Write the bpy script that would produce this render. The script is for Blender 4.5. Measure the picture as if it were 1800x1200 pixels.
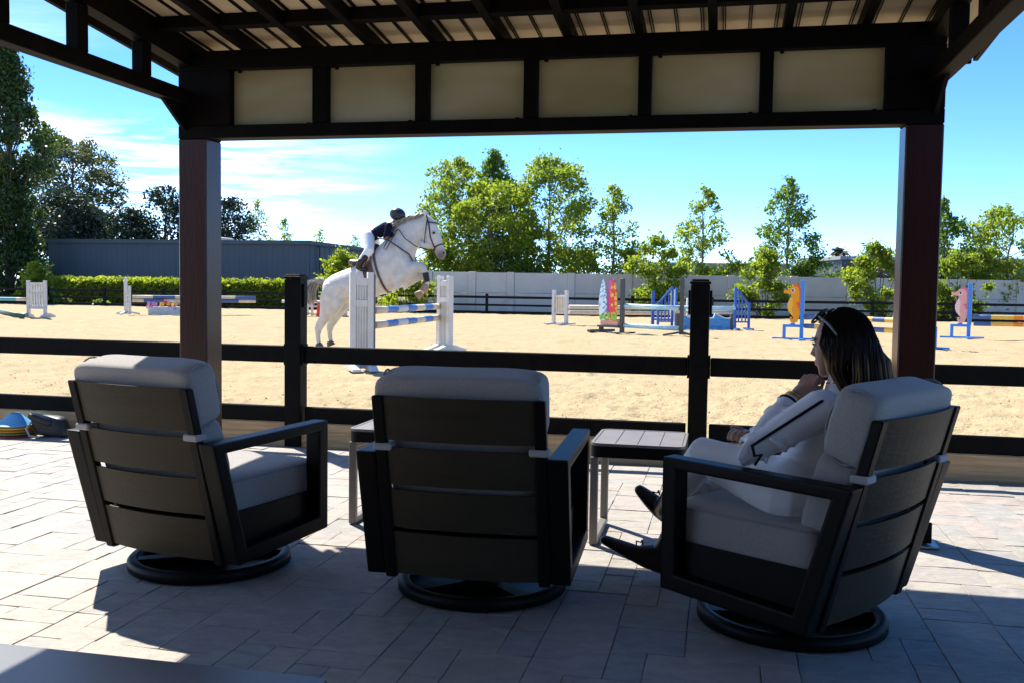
import bpy, bmesh, math, random
import numpy as np
from mathutils import Vector, Matrix, noise
R = math.radians
scene = bpy.context.scene
for o in list(bpy.data.objects): bpy.data.objects.remove(o)
col = scene.collection

# ------------------------------------------------------------------ camera
CAM_H = 1.25; FPX = 1700.0
pitch = math.atan(98 / FPX); roll = 0.014
cam = bpy.data.cameras.new('camera'); camo = bpy.data.objects.new('camera', cam); col.objects.link(camo)
cam.sensor_width = 36.0; cam.lens = 36.0 * FPX / 1800.0; cam.clip_start = 0.05; cam.clip_end = 3000
fw = Vector((0, math.cos(pitch), -math.sin(pitch))); r0 = Vector((1, 0, 0)); u0 = r0.cross(fw)
rt = r0 * math.cos(roll) + u0 * math.sin(roll); up = u0 * math.cos(roll) - r0 * math.sin(roll)
camo.matrix_world = Matrix(((rt.x, up.x, -fw.x, 0), (rt.y, up.y, -fw.y, 0), (rt.z, up.z, -fw.z, CAM_H), (0, 0, 0, 1)))
scene.camera = camo

# ------------------------------------------------------------------ light
SUN_EL = R(50.0); SUN_AZ = R(-34.1)            # azimuth measured from +Y (straight ahead), negative = left
sun_dir = Vector((math.sin(SUN_AZ) * math.cos(SUN_EL), math.cos(SUN_AZ) * math.cos(SUN_EL), math.sin(SUN_EL)))
world = bpy.data.worlds.new('World'); scene.world = world; world.use_nodes = True
nt = world.node_tree; nt.nodes.clear()
wout = nt.nodes.new('ShaderNodeOutputWorld'); bg = nt.nodes.new('ShaderNodeBackground')
sky = nt.nodes.new('ShaderNodeTexSky'); sky.sky_type = 'NISHITA'; sky.sun_disc = False
sky.sun_elevation = SUN_EL; sky.sun_rotation = SUN_AZ; sky.altitude = 20; sky.air_density = 0.42; sky.dust_density = 0.0; sky.ozone_density = 2.5
bg.inputs['Strength'].default_value = 0.105
tc = nt.nodes.new('ShaderNodeTexCoord')
# thin streaky cirrus: noise over the sky direction projected on a high flat layer
sep = nt.nodes.new('ShaderNodeSeparateXYZ'); nt.links.new(tc.outputs['Generated'], sep.inputs[0])
mz = nt.nodes.new('ShaderNodeMath'); mz.operation = 'MAXIMUM'; mz.inputs[1].default_value = 0.03; nt.links.new(sep.outputs['Z'], mz.inputs[0])
dx = nt.nodes.new('ShaderNodeMath'); dx.operation = 'DIVIDE'; nt.links.new(sep.outputs['X'], dx.inputs[0]); nt.links.new(mz.outputs[0], dx.inputs[1])
dy = nt.nodes.new('ShaderNodeMath'); dy.operation = 'DIVIDE'; nt.links.new(sep.outputs['Y'], dy.inputs[0]); nt.links.new(mz.outputs[0], dy.inputs[1])
cmb = nt.nodes.new('ShaderNodeCombineXYZ'); nt.links.new(dx.outputs[0], cmb.inputs[0]); nt.links.new(dy.outputs[0], cmb.inputs[1])
cm = nt.nodes.new('ShaderNodeMapping'); cm.inputs['Rotation'].default_value = (0, 0, R(-28)); cm.inputs['Scale'].default_value = (0.8, 1.0, 1); cm.inputs['Location'].default_value = (3.2, 0.6, 0)
nt.links.new(cmb.outputs[0], cm.inputs[0])
cn = nt.nodes.new('ShaderNodeTexNoise'); cn.inputs['Scale'].default_value = 0.95; cn.inputs['Detail'].default_value = 9; cn.inputs['Roughness'].default_value = 0.62; cn.inputs['Distortion'].default_value = 0.4
nt.links.new(cm.outputs[0], cn.inputs['Vector'])
cn2 = nt.nodes.new('ShaderNodeTexNoise'); cn2.inputs['Scale'].default_value = 0.28; cn2.inputs['Detail'].default_value = 2; nt.links.new(cm.outputs[0], cn2.inputs['Vector'])
cr2 = nt.nodes.new('ShaderNodeMapRange'); cr2.inputs['From Min'].default_value = 0.36; cr2.inputs['From Max'].default_value = 0.52; nt.links.new(cn2.outputs[0], cr2.inputs[0])
cr = nt.nodes.new('ShaderNodeMapRange'); cr.inputs['From Min'].default_value = 0.42; cr.inputs['From Max'].default_value = 0.72; nt.links.new(cn.outputs[0], cr.inputs[0])
cmul = nt.nodes.new('ShaderNodeMath'); cmul.operation = 'MULTIPLY'; nt.links.new(cr.outputs[0], cmul.inputs[0]); nt.links.new(cr2.outputs[0], cmul.inputs[1])
cmix = nt.nodes.new('ShaderNodeMix'); cmix.data_type = 'RGBA'; cmix.inputs[7].default_value = (7.5, 7.9, 8.4, 1)
cm9 = nt.nodes.new('ShaderNodeMath'); cm9.operation = 'MULTIPLY'; cm9.inputs[1].default_value = 0.8; nt.links.new(cmul.outputs[0], cm9.inputs[0])
hs = nt.nodes.new('ShaderNodeHueSaturation'); hs.inputs['Saturation'].default_value = 1.21; hs.inputs['Value'].default_value = 0.90; nt.links.new(sky.outputs[0], hs.inputs['Color'])
cx1 = nt.nodes.new('ShaderNodeMapRange'); cx1.interpolation_type = 'SMOOTHSTEP'; cx1.inputs['From Min'].default_value = -0.08; cx1.inputs['From Max'].default_value = -0.30; nt.links.new(sep.outputs['X'], cx1.inputs[0])
cx2 = nt.nodes.new('ShaderNodeMath'); cx2.operation = 'MULTIPLY'; nt.links.new(cm9.outputs[0], cx2.inputs[0]); nt.links.new(cx1.outputs[0], cx2.inputs[1])
nt.links.new(cx2.outputs[0], cmix.inputs[0]); nt.links.new(hs.outputs[0], cmix.inputs[6])
nt.links.new(cmix.outputs[2], bg.inputs['Color']); nt.links.new(bg.outputs[0], wout.inputs[0])
sl = bpy.data.lights.new('sun', 'SUN'); sl.energy = 2.62; sl.angle = R(0.53); sl.color = (1.0, 0.94, 0.84)
slo = bpy.data.objects.new('sun', sl); col.objects.link(slo); slo.rotation_euler = sun_dir.to_track_quat('Z', 'Y').to_euler(); slo.location = (-10, 15, 25)
scene.view_settings.view_transform = 'Standard'; scene.view_settings.look = 'None'; scene.view_settings.gamma = 1.0
scene.view_settings.exposure = 1.94
scene.render.engine = 'CYCLES'

# ------------------------------------------------------------------ helpers
A = R(12.3); CA, SA = math.cos(A), math.sin(A)
def W(u, v, z=0.0): return Vector((u * CA + v * SA, -u * SA + v * CA, z))     # pavilion frame -> world
SAND = 0.15
def px_at(px, py, Y):                                                         # direction of a seen spot at depth Y -> place
    d = fw + rt * ((px - 900) / FPX) - up * ((py - 600) / FPX)
    return Vector((0, 0, CAM_H)) + d * (Y / d.y)

def tag(o, label=None, cat=None, group=None, kind=None):
    if label: o['label'] = label
    if cat: o['category'] = cat
    if group: o['group'] = group
    if kind: o['kind'] = kind
    return o
def empty(name, loc=(0, 0, 0), rz=0.0, label=None, cat=None, group=None):
    o = bpy.data.objects.new(name, None); col.objects.link(o); o.location = loc; o.rotation_euler = (0, 0, rz); o.empty_display_size = 0.1
    return tag(o, label, cat, group)
def copy_tree(o, parent=None):
    c = o.copy(); col.objects.link(c); c.parent = parent
    for ch in [x for x in bpy.data.objects if x.parent == o]: copy_tree(ch, c)
    return c

class MB:
    def __init__(s): s.v = []; s.f = []; s.m = []; s.cur = 0
    def add(s, vs, fs):
        b = len(s.v); s.v += [tuple(x) for x in vs]
        for f in fs: s.f.append([i + b for i in f]); s.m.append(s.cur)
        return s
    def box(s, x0, x1, y0, y1, z0, z1):
        vs = [(x, y, z) for z in (z0, z1) for y in (y0, y1) for x in (x0, x1)]
        return s.add(vs, [(0, 2, 3, 1), (4, 5, 7, 6), (0, 1, 5, 4), (2, 6, 7, 3), (0, 4, 6, 2), (1, 3, 7, 5)])
    def bar(s, a, b, w, h, upv=(0, 0, 1)):            # rectangular bar from a to b
        a = Vector(a); b = Vector(b); d = (b - a).normalized(); x = d.cross(Vector(upv))
        if x.length < 1e-4: x = d.cross(Vector((0, 1, 0)))
        x.normalize(); y = x.cross(d); vs = []
        for p in (a, b):
            for sx, sy in ((-1, -1), (1, -1), (1, 1), (-1, 1)): vs.append(p + x * (sx * w / 2) + y * (sy * h / 2))
        return s.add(vs, [(3, 2, 1, 0), (4, 5, 6, 7), (0, 1, 5, 4), (1, 2, 6, 5), (2, 3, 7, 6), (3, 0, 4, 7)])
    def prism(s, poly, t0, t1, axis='x'):              # polygon in the two other axes extruded along axis
        n = len(poly)
        def P(p, t): return {'x': (t, p[0], p[1]), 'y': (p[0], t, p[1]), 'z': (p[0], p[1], t)}[axis]
        vs = [P(p, t0) for p in poly] + [P(p, t1) for p in poly]
        return s.add(vs, [list(range(n))[::-1], list(range(n, 2 * n))] + [(i, (i + 1) % n, (i + 1) % n + n, i + n) for i in range(n)])
    def ring(s, outer, inner, t0, t1):                 # closed frame profile in yz extruded along x
        n = len(outer); vs = []
        for t in (t0, t1): vs += [(t, p[0], p[1]) for p in outer] + [(t, p[0], p[1]) for p in inner]
        fs = []
        for i in range(n):
            j = (i + 1) % n
            fs += [(i, j, n + j, n + i), (2 * n + i, 3 * n + i, 3 * n + j, 2 * n + j), (i, 2 * n + i, 2 * n + j, j), (n + i, n + j, 3 * n + j, 3 * n + i)]
        return s.add(vs, fs)
    def tube(s, pts, rad, n=10, lat=None, cap=True):   # rad: number, or (a along lat, b across) for each point; round ends
        P = [Vector(p) for p in pts]; k = len(P)
        rr = [(r, r) if not isinstance(r, (tuple, list)) else r for r in (rad if isinstance(rad, (list, tuple)) else [rad] * k)]
        T = []
        for i in range(k):
            d = P[min(i + 1, k - 1)] - P[max(i - 1, 0)]; T.append(d.normalized() if d.length > 1e-9 else Vector((0, 0, 1)))
        rings = []
        if lat is None:
            x = T[0].orthogonal().normalized()
        for i in range(k):
            if lat is not None:
                x = Vector(lat) - T[i] * Vector(lat).dot(T[i])
                x = x.normalized() if x.length > 1e-6 else T[i].orthogonal().normalized()
            else:
                x = (x - T[i] * x.dot(T[i])); x = x.normalized() if x.length > 1e-6 else T[i].orthogonal().normalized()
            y = T[i].cross(x)
            if i == 0 and cap:
                for q, e in ((0.95, 0.35), (0.6, 0.8)): rings.append((P[0] - T[0] * min(rr[0]) * q, x, y, rr[0][0] * e, rr[0][1] * e))
            rings.append((P[i], x, y, rr[i][0], rr[i][1]))
            if i == k - 1 and cap:
                for q, e in ((0.6, 0.8), (0.95, 0.35)): rings.append((P[i] + T[i] * min(rr[i]) * q, x, y, rr[i][0] * e, rr[i][1] * e))
        vs = []; fs = []
        for (c, x, y, a, b) in rings:
            for j in range(n):
                t = 2 * math.pi * j / n; vs.append(c + x * (a * math.cos(t)) + y * (b * math.sin(t)))
        for i in range(len(rings) - 1):
            for j in range(n):
                fs.append((i * n + j, i * n + (j + 1) % n, (i + 1) * n + (j + 1) % n, (i + 1) * n + j))
        fs.append(list(range(n))[::-1]); fs.append([(len(rings) - 1) * n + j for j in range(n)])
        return s.add(vs, fs)
    def ball(s, c, rx, ry=None, rz=None, n=12, rot=None):
        ry = ry or rx; rz = rz or rx; vs = []; fs = []; m = n // 2 + 1; c = Vector(c)
        for i in range(1, m):
            ph = math.pi * i / m
            for j in range(n):
                th = 2 * math.pi * j / n; q = Vector((rx * math.sin(ph) * math.cos(th), ry * math.sin(ph) * math.sin(th), rz * math.cos(ph)))
                if rot is not None: q = rot @ q
                vs.append(c + q)
        for i in range(m - 2):
            for j in range(n): fs.append((i * n + j, (i + 1) * n + j, (i + 1) * n + (j + 1) % n, i * n + (j + 1) % n))
        t = Vector((0, 0, rz)); t = rot @ t if rot is not None else t
        b = len(vs); vs += [c + t, c - t]
        for j in range(n): fs.append((b, j, (j + 1) % n)); fs.append((b + 1, (m - 2) * n + (j + 1) % n, (m - 2) * n + j))
        return s.add(vs, fs)
    def lathe(s, prof, n=24, c=(0, 0, 0)):             # prof: (r, z) list
        vs = []; fs = []; k = len(prof)
        for r, z in prof:
            for j in range(n): t = 2 * math.pi * j / n; vs.append((c[0] + r * math.cos(t), c[1] + r * math.sin(t), c[2] + z))
        for i in range(k - 1):
            for j in range(n): fs.append((i * n + j, i * n + (j + 1) % n, (i + 1) * n + (j + 1) % n, (i + 1) * n + j))
        fs.append(list(range(n))[::-1]); fs.append([(k - 1) * n + j for j in range(n)])
        return s.add(vs, fs)
    def cushion(s, c, h, e=0.28, n=26, rot=None, puff=0.0):   # rounded box (superellipsoid)
        sg = lambda x, p: math.copysign(abs(x) ** p, x); vs = []; fs = []; m = n // 2; c = Vector(c)
        for i in range(1, m):
            ph = -math.pi / 2 + math.pi * i / m
            for j in range(n):
                th = -math.pi + 2 * math.pi * j / n
                q = Vector((h[0] * sg(math.cos(ph), e) * sg(math.cos(th), e), h[1] * sg(math.cos(ph), e) * sg(math.sin(th), e), h[2] * sg(math.sin(ph), e)))
                if puff:
                    k = 1 + puff * noise.noise(q * 5.0 + c * 3); q *= k
                vs.append(c + (rot @ q if rot is not None else q))
        for i in range(m - 2):
            for j in range(n): fs.append((i * n + j, i * n + (j + 1) % n, (i + 1) * n + (j + 1) % n, (i + 1) * n + j))
        b = len(vs)
        for sgn in (-1, 1):
            q = Vector((0, 0, sgn * h[2])); vs.append(c + (rot @ q if rot is not None else q))
        for j in range(n): fs.append((b, (j + 1) % n, j)); fs.append((b + 1, (m - 2) * n + j, (m - 2) * n + (j + 1) % n))
        return s.add(vs, fs)
    def xform(s, M):
        s.v = [tuple(M @ Vector(p)) for p in s.v]; return s
    def mesh(s, name, mats):
        me = bpy.data.meshes.new(name); me.from_pydata(s.v, [], s.f)
        for m in (mats if isinstance(mats, (list, tuple)) else [mats]): me.materials.append(m)
        if any(s.m): me.polygons.foreach_set('material_index', s.m)
        return me
    def build(s, name, mats, parent=None, smooth=False, bevel=0.0, seg=1):
        me = s.mesh(name, mats)
        bm = bmesh.new(); bm.from_mesh(me); bmesh.ops.recalc_face_normals(bm, faces=bm.faces)
        if bevel:
            es = [e for e in bm.edges if len(e.link_faces) == 2 and e.calc_face_angle(0) > R(25)]
            bmesh.ops.bevel(bm, geom=es, offset=bevel, segments=seg, affect='EDGES', profile=0.7)
        bm.to_mesh(me); bm.free()
        if smooth: me.polygons.foreach_set('use_smooth', [True] * len(me.polygons))
        elif bevel: me.shade_smooth() if False else None
        o = bpy.data.objects.new(name, me); col.objects.link(o)
        if parent: o.parent = parent
        return o
def remesh(mb, name, mat, voxel, parent=None, smooth=4, cfun=None):
    me = mb.mesh(name, mat); t = bpy.data.objects.new('temporary', me); col.objects.link(t)
    m = t.modifiers.new('r', 'REMESH'); m.mode = 'VOXEL'; m.voxel_size = voxel; m.use_smooth_shade = True
    m2 = t.modifiers.new('s', 'SMOOTH'); m2.iterations = smooth; m2.factor = 0.5
    dg = bpy.context.evaluated_depsgraph_get(); ev = t.evaluated_get(dg)
    me2 = bpy.data.meshes.new_from_object(ev); me2.name = name
    bpy.data.objects.remove(t)
    me2.materials.clear(); me2.materials.append(mat)
    me2.polygons.foreach_set('use_smooth', [True] * len(me2.polygons))
    if cfun:
        n = len(me2.vertices); co = np.empty(n * 3, np.float32); me2.vertices.foreach_get('co', co); co = co.reshape(n, 3)
        at = me2.color_attributes.new('Col', 'FLOAT_COLOR', 'POINT'); c = np.ones((n, 4), np.float32); c[:, :3] = cfun(co); at.data.foreach_set('color', c.ravel())
    o = bpy.data.objects.new(name, me2); col.objects.link(o)
    if parent: o.parent = parent
    return o

# ------------------------------------------------------------------ materials
def mat(name, c, rough=0.6, spec=0.4, metal=0.0, c2=None, nscale=6.0, namt=1.0, bump=0.0, bscale=40.0, coords='Object', stretch=(1, 1, 1), detail=5, sheen=0.0):
    m = bpy.data.materials.new(name); m.use_nodes = True; n = m.node_tree.nodes; L = m.node_tree.links
    b = n['Principled BSDF']; b.inputs['Roughness'].default_value = rough; b.inputs['Metallic'].default_value = metal
    b.inputs['Specular IOR Level'].default_value = spec; b.inputs['Base Color'].default_value = (*c, 1)
    if sheen: b.inputs['Sheen Weight'].default_value = sheen
    if c2 is not None or bump:
        t = n.new('ShaderNodeTexCoord'); mp = n.new('ShaderNodeMapping'); mp.inputs['Scale'].default_value = stretch; L.new(t.outputs[coords], mp.inputs[0])
    if c2 is not None:
        no = n.new('ShaderNodeTexNoise'); no.inputs['Scale'].default_value = nscale; no.inputs['Detail'].default_value = detail; no.inputs['Roughness'].default_value = 0.6; L.new(mp.outputs[0], no.inputs['Vector'])
        mr = n.new('ShaderNodeMapRange'); mr.inputs['From Min'].default_value = 0.32; mr.inputs['From Max'].default_value = 0.68; mr.inputs['To Max'].default_value = namt; L.new(no.outputs[0], mr.inputs[0])
        mx = n.new('ShaderNodeMix'); mx.data_type = 'RGBA'; mx.inputs[6].default_value = (*c, 1); mx.inputs[7].default_value = (*c2, 1); L.new(mr.outputs[0], mx.inputs[0]); L.new(mx.outputs[2], b.inputs['Base Color'])
    if bump:
        nb = n.new('ShaderNodeTexNoise'); nb.inputs['Scale'].default_value = bscale; nb.inputs['Detail'].default_value = 6; L.new(mp.outputs[0], nb.inputs['Vector'])
        bp = n.new('ShaderNodeBump'); bp.inputs['Strength'].default_value = bump; bp.inputs['Distance'].default_value = 0.02; L.new(nb.outputs[0], bp.inputs['Height']); L.new(bp.outputs[0], b.inputs['Normal'])
    return m
def leaf_mat(name, c1, c2, trans, tmix=0.45):
    m = bpy.data.materials.new(name); m.use_nodes = True; n = m.node_tree.nodes; L = m.node_tree.links; n.clear()
    out = n.new('ShaderNodeOutputMaterial'); g = n.new('ShaderNodeNewGeometry')
    cr = n.new('ShaderNodeMix'); cr.data_type = 'RGBA'; cr.inputs[6].default_value = (*c1, 1); cr.inputs[7].default_value = (*c2, 1); L.new(g.outputs['Random Per Island'], cr.inputs[0])
    d = n.new('ShaderNodeBsdfPrincipled'); d.inputs['Roughness'].default_value = 0.45; d.inputs['Specular IOR Level'].default_value = 0.35; L.new(cr.outputs[2], d.inputs['Base Color'])
    t = n.new('ShaderNodeBsdfTranslucent'); ct = n.new('ShaderNodeMix'); ct.data_type = 'RGBA'; ct.inputs[6].default_value = (*trans, 1); ct.inputs[7].default_value = (trans[0] * 0.55, trans[1] * 0.72, trans[2] * 0.8, 1); L.new(g.outputs['Random Per Island'], ct.inputs[0]); L.new(ct.outputs[2], t.inputs[0])
    mx = n.new('ShaderNodeMixShader'); mx.inputs[0].default_value = tmix; L.new(d.outputs[0], mx.inputs[1]); L.new(t.outputs[0], mx.inputs[2]); L.new(mx.outputs[0], out.inputs[0])
    return m
def vcol_mat(name, rough=0.6, spec=0.3, amt=0.18, nscale=14.0, sheen=0.0):
    m = bpy.data.materials.new(name); m.use_nodes = True; n = m.node_tree.nodes; L = m.node_tree.links
    b = n['Principled BSDF']; b.inputs['Roughness'].default_value = rough; b.inputs['Specular IOR Level'].default_value = spec
    if sheen: b.inputs['Sheen Weight'].default_value = sheen
    a = n.new('ShaderNodeAttribute'); a.attribute_name = 'Col'; t = n.new('ShaderNodeTexCoord')
    no = n.new('ShaderNodeTexNoise'); no.inputs['Scale'].default_value = nscale; no.inputs['Detail'].default_value = 4; L.new(t.outputs['Object'], no.inputs['Vector'])
    mr = n.new('ShaderNodeMapRange'); mr.inputs['From Min'].default_value = 0.3; mr.inputs['From Max'].default_value = 0.7; mr.inputs['To Min'].default_value = 1 - amt; mr.inputs['To Max'].default_value = 1 + amt * 0.4; L.new(no.outputs[0], mr.inputs[0])
    mx = n.new('ShaderNodeMix'); mx.data_type = 'RGBA'; mx.blend_type = 'MULTIPLY'; mx.inputs[0].default_value = 1; L.new(a.outputs['Color'], mx.inputs[6]); L.new(mr.outputs[0], mx.inputs[7]); L.new(mx.outputs[2], b.inputs['Base Color'])
    return m
def wood_mat(name, c1, c2, axis_scale, rough=0.6):
    m = bpy.data.materials.new(name); m.use_nodes = True; n = m.node_tree.nodes; L = m.node_tree.links; b = n['Principled BSDF']; b.inputs['Roughness'].default_value = rough
    t = n.new('ShaderNodeTexCoord'); mp = n.new('ShaderNodeMapping'); mp.inputs['Scale'].default_value = axis_scale; L.new(t.outputs['Object'], mp.inputs[0])
    no = n.new('ShaderNodeTexNoise'); no.inputs['Scale'].default_value = 5; no.inputs['Detail'].default_value = 6; no.inputs['Distortion'].default_value = 1.2; L.new(mp.outputs[0], no.inputs['Vector'])
    r = n.new('ShaderNodeValToRGB'); r.color_ramp.elements[0].position = 0.35; r.color_ramp.elements[0].color = (*c1, 1); r.color_ramp.elements[1].position = 0.65; r.color_ramp.elements[1].color = (*c2, 1); L.new(no.outputs[0], r.inputs[0]); L.new(r.outputs[0], b.inputs['Base Color'])
    bp = n.new('ShaderNodeBump'); bp.inputs['Strength'].default_value = 0.3; bp.inputs['Distance'].default_value = 0.01; L.new(no.outputs[0], bp.inputs['Height']); L.new(bp.outputs[0], b.inputs['Normal'])
    return m
def paver_mat():
    m = bpy.data.materials.new('slate_paver'); m.use_nodes = True; n = m.node_tree.nodes; L = m.node_tree.links; b = n['Principled BSDF']; b.inputs['Roughness'].default_value = 0.72; b.inputs['Specular IOR Level'].default_value = 0.35
    oi = n.new('ShaderNodeObjectInfo'); g = n.new('ShaderNodeNewGeometry')
    ad = n.new('ShaderNodeMath'); ad.operation = 'ADD'; L.new(oi.outputs['Random'], ad.inputs[0]); L.new(g.outputs['Random Per Island'], ad.inputs[1])
    fr = n.new('ShaderNodeMath'); fr.operation = 'FRACT'; L.new(ad.outputs[0], fr.inputs[0])
    r = n.new('ShaderNodeValToRGB'); e = r.color_ramp.elements; e[0].position = 0; e[0].color = (.37, .345, .30, 1); e[1].position = 1; e[1].color = (.41, .37, .315, 1)
    for p, c in ((.2, (.395, .36, .305)), (.4, (.335, .328, .31)), (.6, (.415, .35, .30)), (.8, (.37, .345, .31))):
        q = e.new(p); q.color = (*c, 1)
    L.new(fr.outputs[0], r.inputs[0])
    ps = n.new('ShaderNodeMapping'); ps.inputs['Scale'].default_value = (1, 1.6, 1); L.new(g.outputs['Position'], ps.inputs[0])
    no = n.new('ShaderNodeTexNoise'); no.inputs['Scale'].default_value = 9; no.inputs['Detail'].default_value = 8; no.inputs['Roughness'].default_value = 0.65; no.inputs['Distortion'].default_value = 0.8; L.new(ps.outputs[0], no.inputs['Vector'])
    mr = n.new('ShaderNodeMapRange'); mr.inputs['From Min'].default_value = .3; mr.inputs['From Max'].default_value = .7; mr.inputs['To Min'].default_value = .80; mr.inputs['To Max'].default_value = 1.12; L.new(no.outputs[0], mr.inputs[0])
    mx = n.new('ShaderNodeMix'); mx.data_type = 'RGBA'; mx.blend_type = 'MULTIPLY'; mx.inputs[0].default_value = 1; L.new(r.outputs[0], mx.inputs[6]); L.new(mr.outputs[0], mx.inputs[7])
    n3 = n.new('ShaderNodeTexNoise'); n3.inputs['Scale'].default_value = 0.9; n3.inputs['Detail'].default_value = 5; L.new(g.outputs['Position'], n3.inputs['Vector'])
    m3 = n.new('ShaderNodeMapRange'); m3.inputs['From Min'].default_value = .35; m3.inputs['From Max'].default_value = .65; m3.inputs['To Min'].default_value = .88; m3.inputs['To Max'].default_value = 1.05; L.new(n3.outputs[0], m3.inputs[0])
    mx3 = n.new('ShaderNodeMix'); mx3.data_type = 'RGBA'; mx3.blend_type = 'MULTIPLY'; mx3.inputs[0].default_value = 1; L.new(mx.outputs[2], mx3.inputs[6]); L.new(m3.outputs[0], mx3.inputs[7]); L.new(mx3.outputs[2], b.inputs['Base Color'])
    # riven slate relief: terraced noise
    n2 = n.new('ShaderNodeTexNoise'); n2.inputs['Scale'].default_value = 5.5; n2.inputs['Detail'].default_value = 7; n2.inputs['Distortion'].default_value = 1.4; L.new(ps.outputs[0], n2.inputs['Vector'])
    sn = n.new('ShaderNodeMath'); sn.operation = 'SNAP'; sn.inputs[1].default_value = 0.07; L.new(n2.outputs[0], sn.inputs[0])
    mm = n.new('ShaderNodeMath'); mm.operation = 'MULTIPLY_ADD'; mm.inputs[1].default_value = 0.35; L.new(no.outputs[0], mm.inputs[0]); L.new(sn.outputs[0], mm.inputs[2])
    bp = n.new('ShaderNodeBump'); bp.inputs['Strength'].default_value = 0.8; bp.inputs['Distance'].default_value = 0.03; L.new(mm.outputs[0], bp.inputs['Height']); L.new(bp.outputs[0], b.inputs['Normal'])
    return m
M = {}
M['paver'] = paver_mat()
M['grout'] = mat('joint_sand', (.17, .16, .145), .95, .1, c2=(.22, .205, .185), nscale=30)
M['sand'] = mat('arena_sand', (.455, .36, .213), .95, .1, c2=(.385, .30, .175), nscale=2.2, bump=0.9, bscale=38, detail=9, coords='Object')
M['clod'] = mat('sand_clod', (.43, .33, .20), .95, .1, c2=(.36, .27, .16), nscale=9)
M['soil'] = mat('planting_soil', (.10, .08, .05), .95, .1, c2=(.16, .12, .08), nscale=3)
M['ground'] = mat('dry_ground', (.24, .20, .14), .95, .1, c2=(.13, .15, .07), nscale=0.15)
M['mahogany'] = mat('mahogany_paint', (.042, .0085, .0045), .3, .38, c2=(.028, .0055, .003), nscale=9, stretch=(1, 1, .15), bump=.06, bscale=60)
M['steel'] = mat('dark_bronze_steel', (.004, .003, .0026), .6, .08, c2=(.008, .006, .005), nscale=8, bump=.04)
M['deck'] = mat('roof_deck_tan', (.58, .45, .28), .6, .3, c2=(.50, .38, .23), nscale=5)
M['roof'] = mat('roof_metal_bronze', (.10, .085, .07), .4, .5, metal=.3)
M['black'] = mat('black_fence_vinyl', (.003, .0028, .003), .55, .08, c2=(.006, .0055, .005), nscale=12, bump=.05)
M['farblack'] = mat('black_rail_paint', (.007, .0075, .010), .6, .12)
M['chair'] = mat('charcoal_powder_coat', (.006, .0052, .0048), .45, .12, c2=(.008, .007, .006), nscale=20, bump=.05, bscale=300)
M['slat'] = mat('brushed_charcoal_slat', (.052, .041, .025), .5, .14, c2=(.042, .033, .021), nscale=14, stretch=(.12, 1, 1), bump=.12, bscale=90)
M['fabric'] = mat('heather_grey_fabric', (.40, .375, .35), .9, .1, c2=(.33, .31, .29), nscale=120, bump=.28, bscale=420, sheen=.25)
M['piping'] = mat('grey_piping', (.30, .29, .295), .9, .15)
M['strap'] = mat('grey_strap', (.42, .40, .39), .85, .15, bump=.1, bscale=200)
M['tablemetal'] = mat('taupe_table_metal', (.20, .175, .15), .4, .5, bump=.04, bscale=200)
M['tabletop'] = mat('slate_tile_top', (.21, .19, .175), .5, .3, c2=(.17, .155, .145), nscale=7)
M['lowtable'] = mat('blue_grey_table_top', (.075, .078, .085), .38, .5, c2=(.065, .068, .075), nscale=30, bump=.03, bscale=200)
M['timber'] = wood_mat('timber_edging', (.40, .25, .12), (.58, .40, .21), (.5, 8, 9), .75)
M['galv'] = mat('galvanised_plate', (.45, .45, .46), .4, .5, metal=.8)
M['white'] = mat('white_plastic', (.72, .72, .70), .45, .4, c2=(.62, .61, .58), nscale=5)
M['whitewood'] = mat('white_paint_wood', (.70, .69, .67), .6, .3, c2=(.56, .54, .50), nscale=9)
M['grey'] = mat('grey_track', (.16, .16, .16), .5, .4)
M['cream'] = mat('cream_pole_paint', (.72, .64, .50), .5, .3, c2=(.6, .5, .37), nscale=10)
M['blue'] = mat('pole_blue', (.06, .20, .55), .45, .35, c2=(.05, .16, .45), nscale=14)
M['navyblue'] = mat('faded_blue', (.07, .13, .30), .5, .3)
M['royal'] = mat('royal_blue_paint', (.025, .10, .42), .45, .4, c2=(.03, .13, .48), nscale=8)
M['skyblue'] = mat('sky_blue_paint', (.04, .25, .75), .45, .4)
M['aqua'] = mat('aqua_pole_paint', (.22, .55, .75), .45, .35, c2=(.62, .78, .80), nscale=4, stretch=(1, 1, 3))
M['orange'] = mat('orange_paint', (.80, .26, .02), .5, .3)
M['yellow'] = mat('yellow_paint', (.80, .50, .10), .5, .3)
M['teal'] = mat('teal_paint', (.10, .38, .42), .5, .3)
M['green'] = mat('dark_green_pole', (.03, .10, .07), .5, .3)
M['redpaint'] = mat('red_paint', (.60, .05, .04), .5, .3)
M['jumpgrey'] = mat('dark_grey_jump_paint', (.06, .06, .062), .5, .35, c2=(.09, .09, .09), nscale=20)
M['concrete'] = mat('grey_concrete_wall', (.68, .61, .53), .85, .2, c2=(.58, .52, .45), nscale=1.4, bump=.15, bscale=14)
M['clad'] = mat('blue_grey_cladding', (.090, .115, .140), .6, .2, c2=(.083, .107, .130), nscale=1.0, stretch=(1, 1, .1))
M['cladlight'] = mat('pale_trim', (.3, .32, .33), .55, .3)
M['stucco'] = mat('pale_stucco', (.50, .49, .47), .85, .2)
M['bark'] = mat('grey_bark', (.17, .145, .115), .9, .1, c2=(.09, .075, .06), nscale=5, stretch=(1, 1, .3), bump=.4, bscale=12)
M['palebark'] = mat('pale_sycamore_bark', (.26, .24, .20), .85, .1, c2=(.15, .13, .10), nscale=3)
M['hair'] = None
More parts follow.
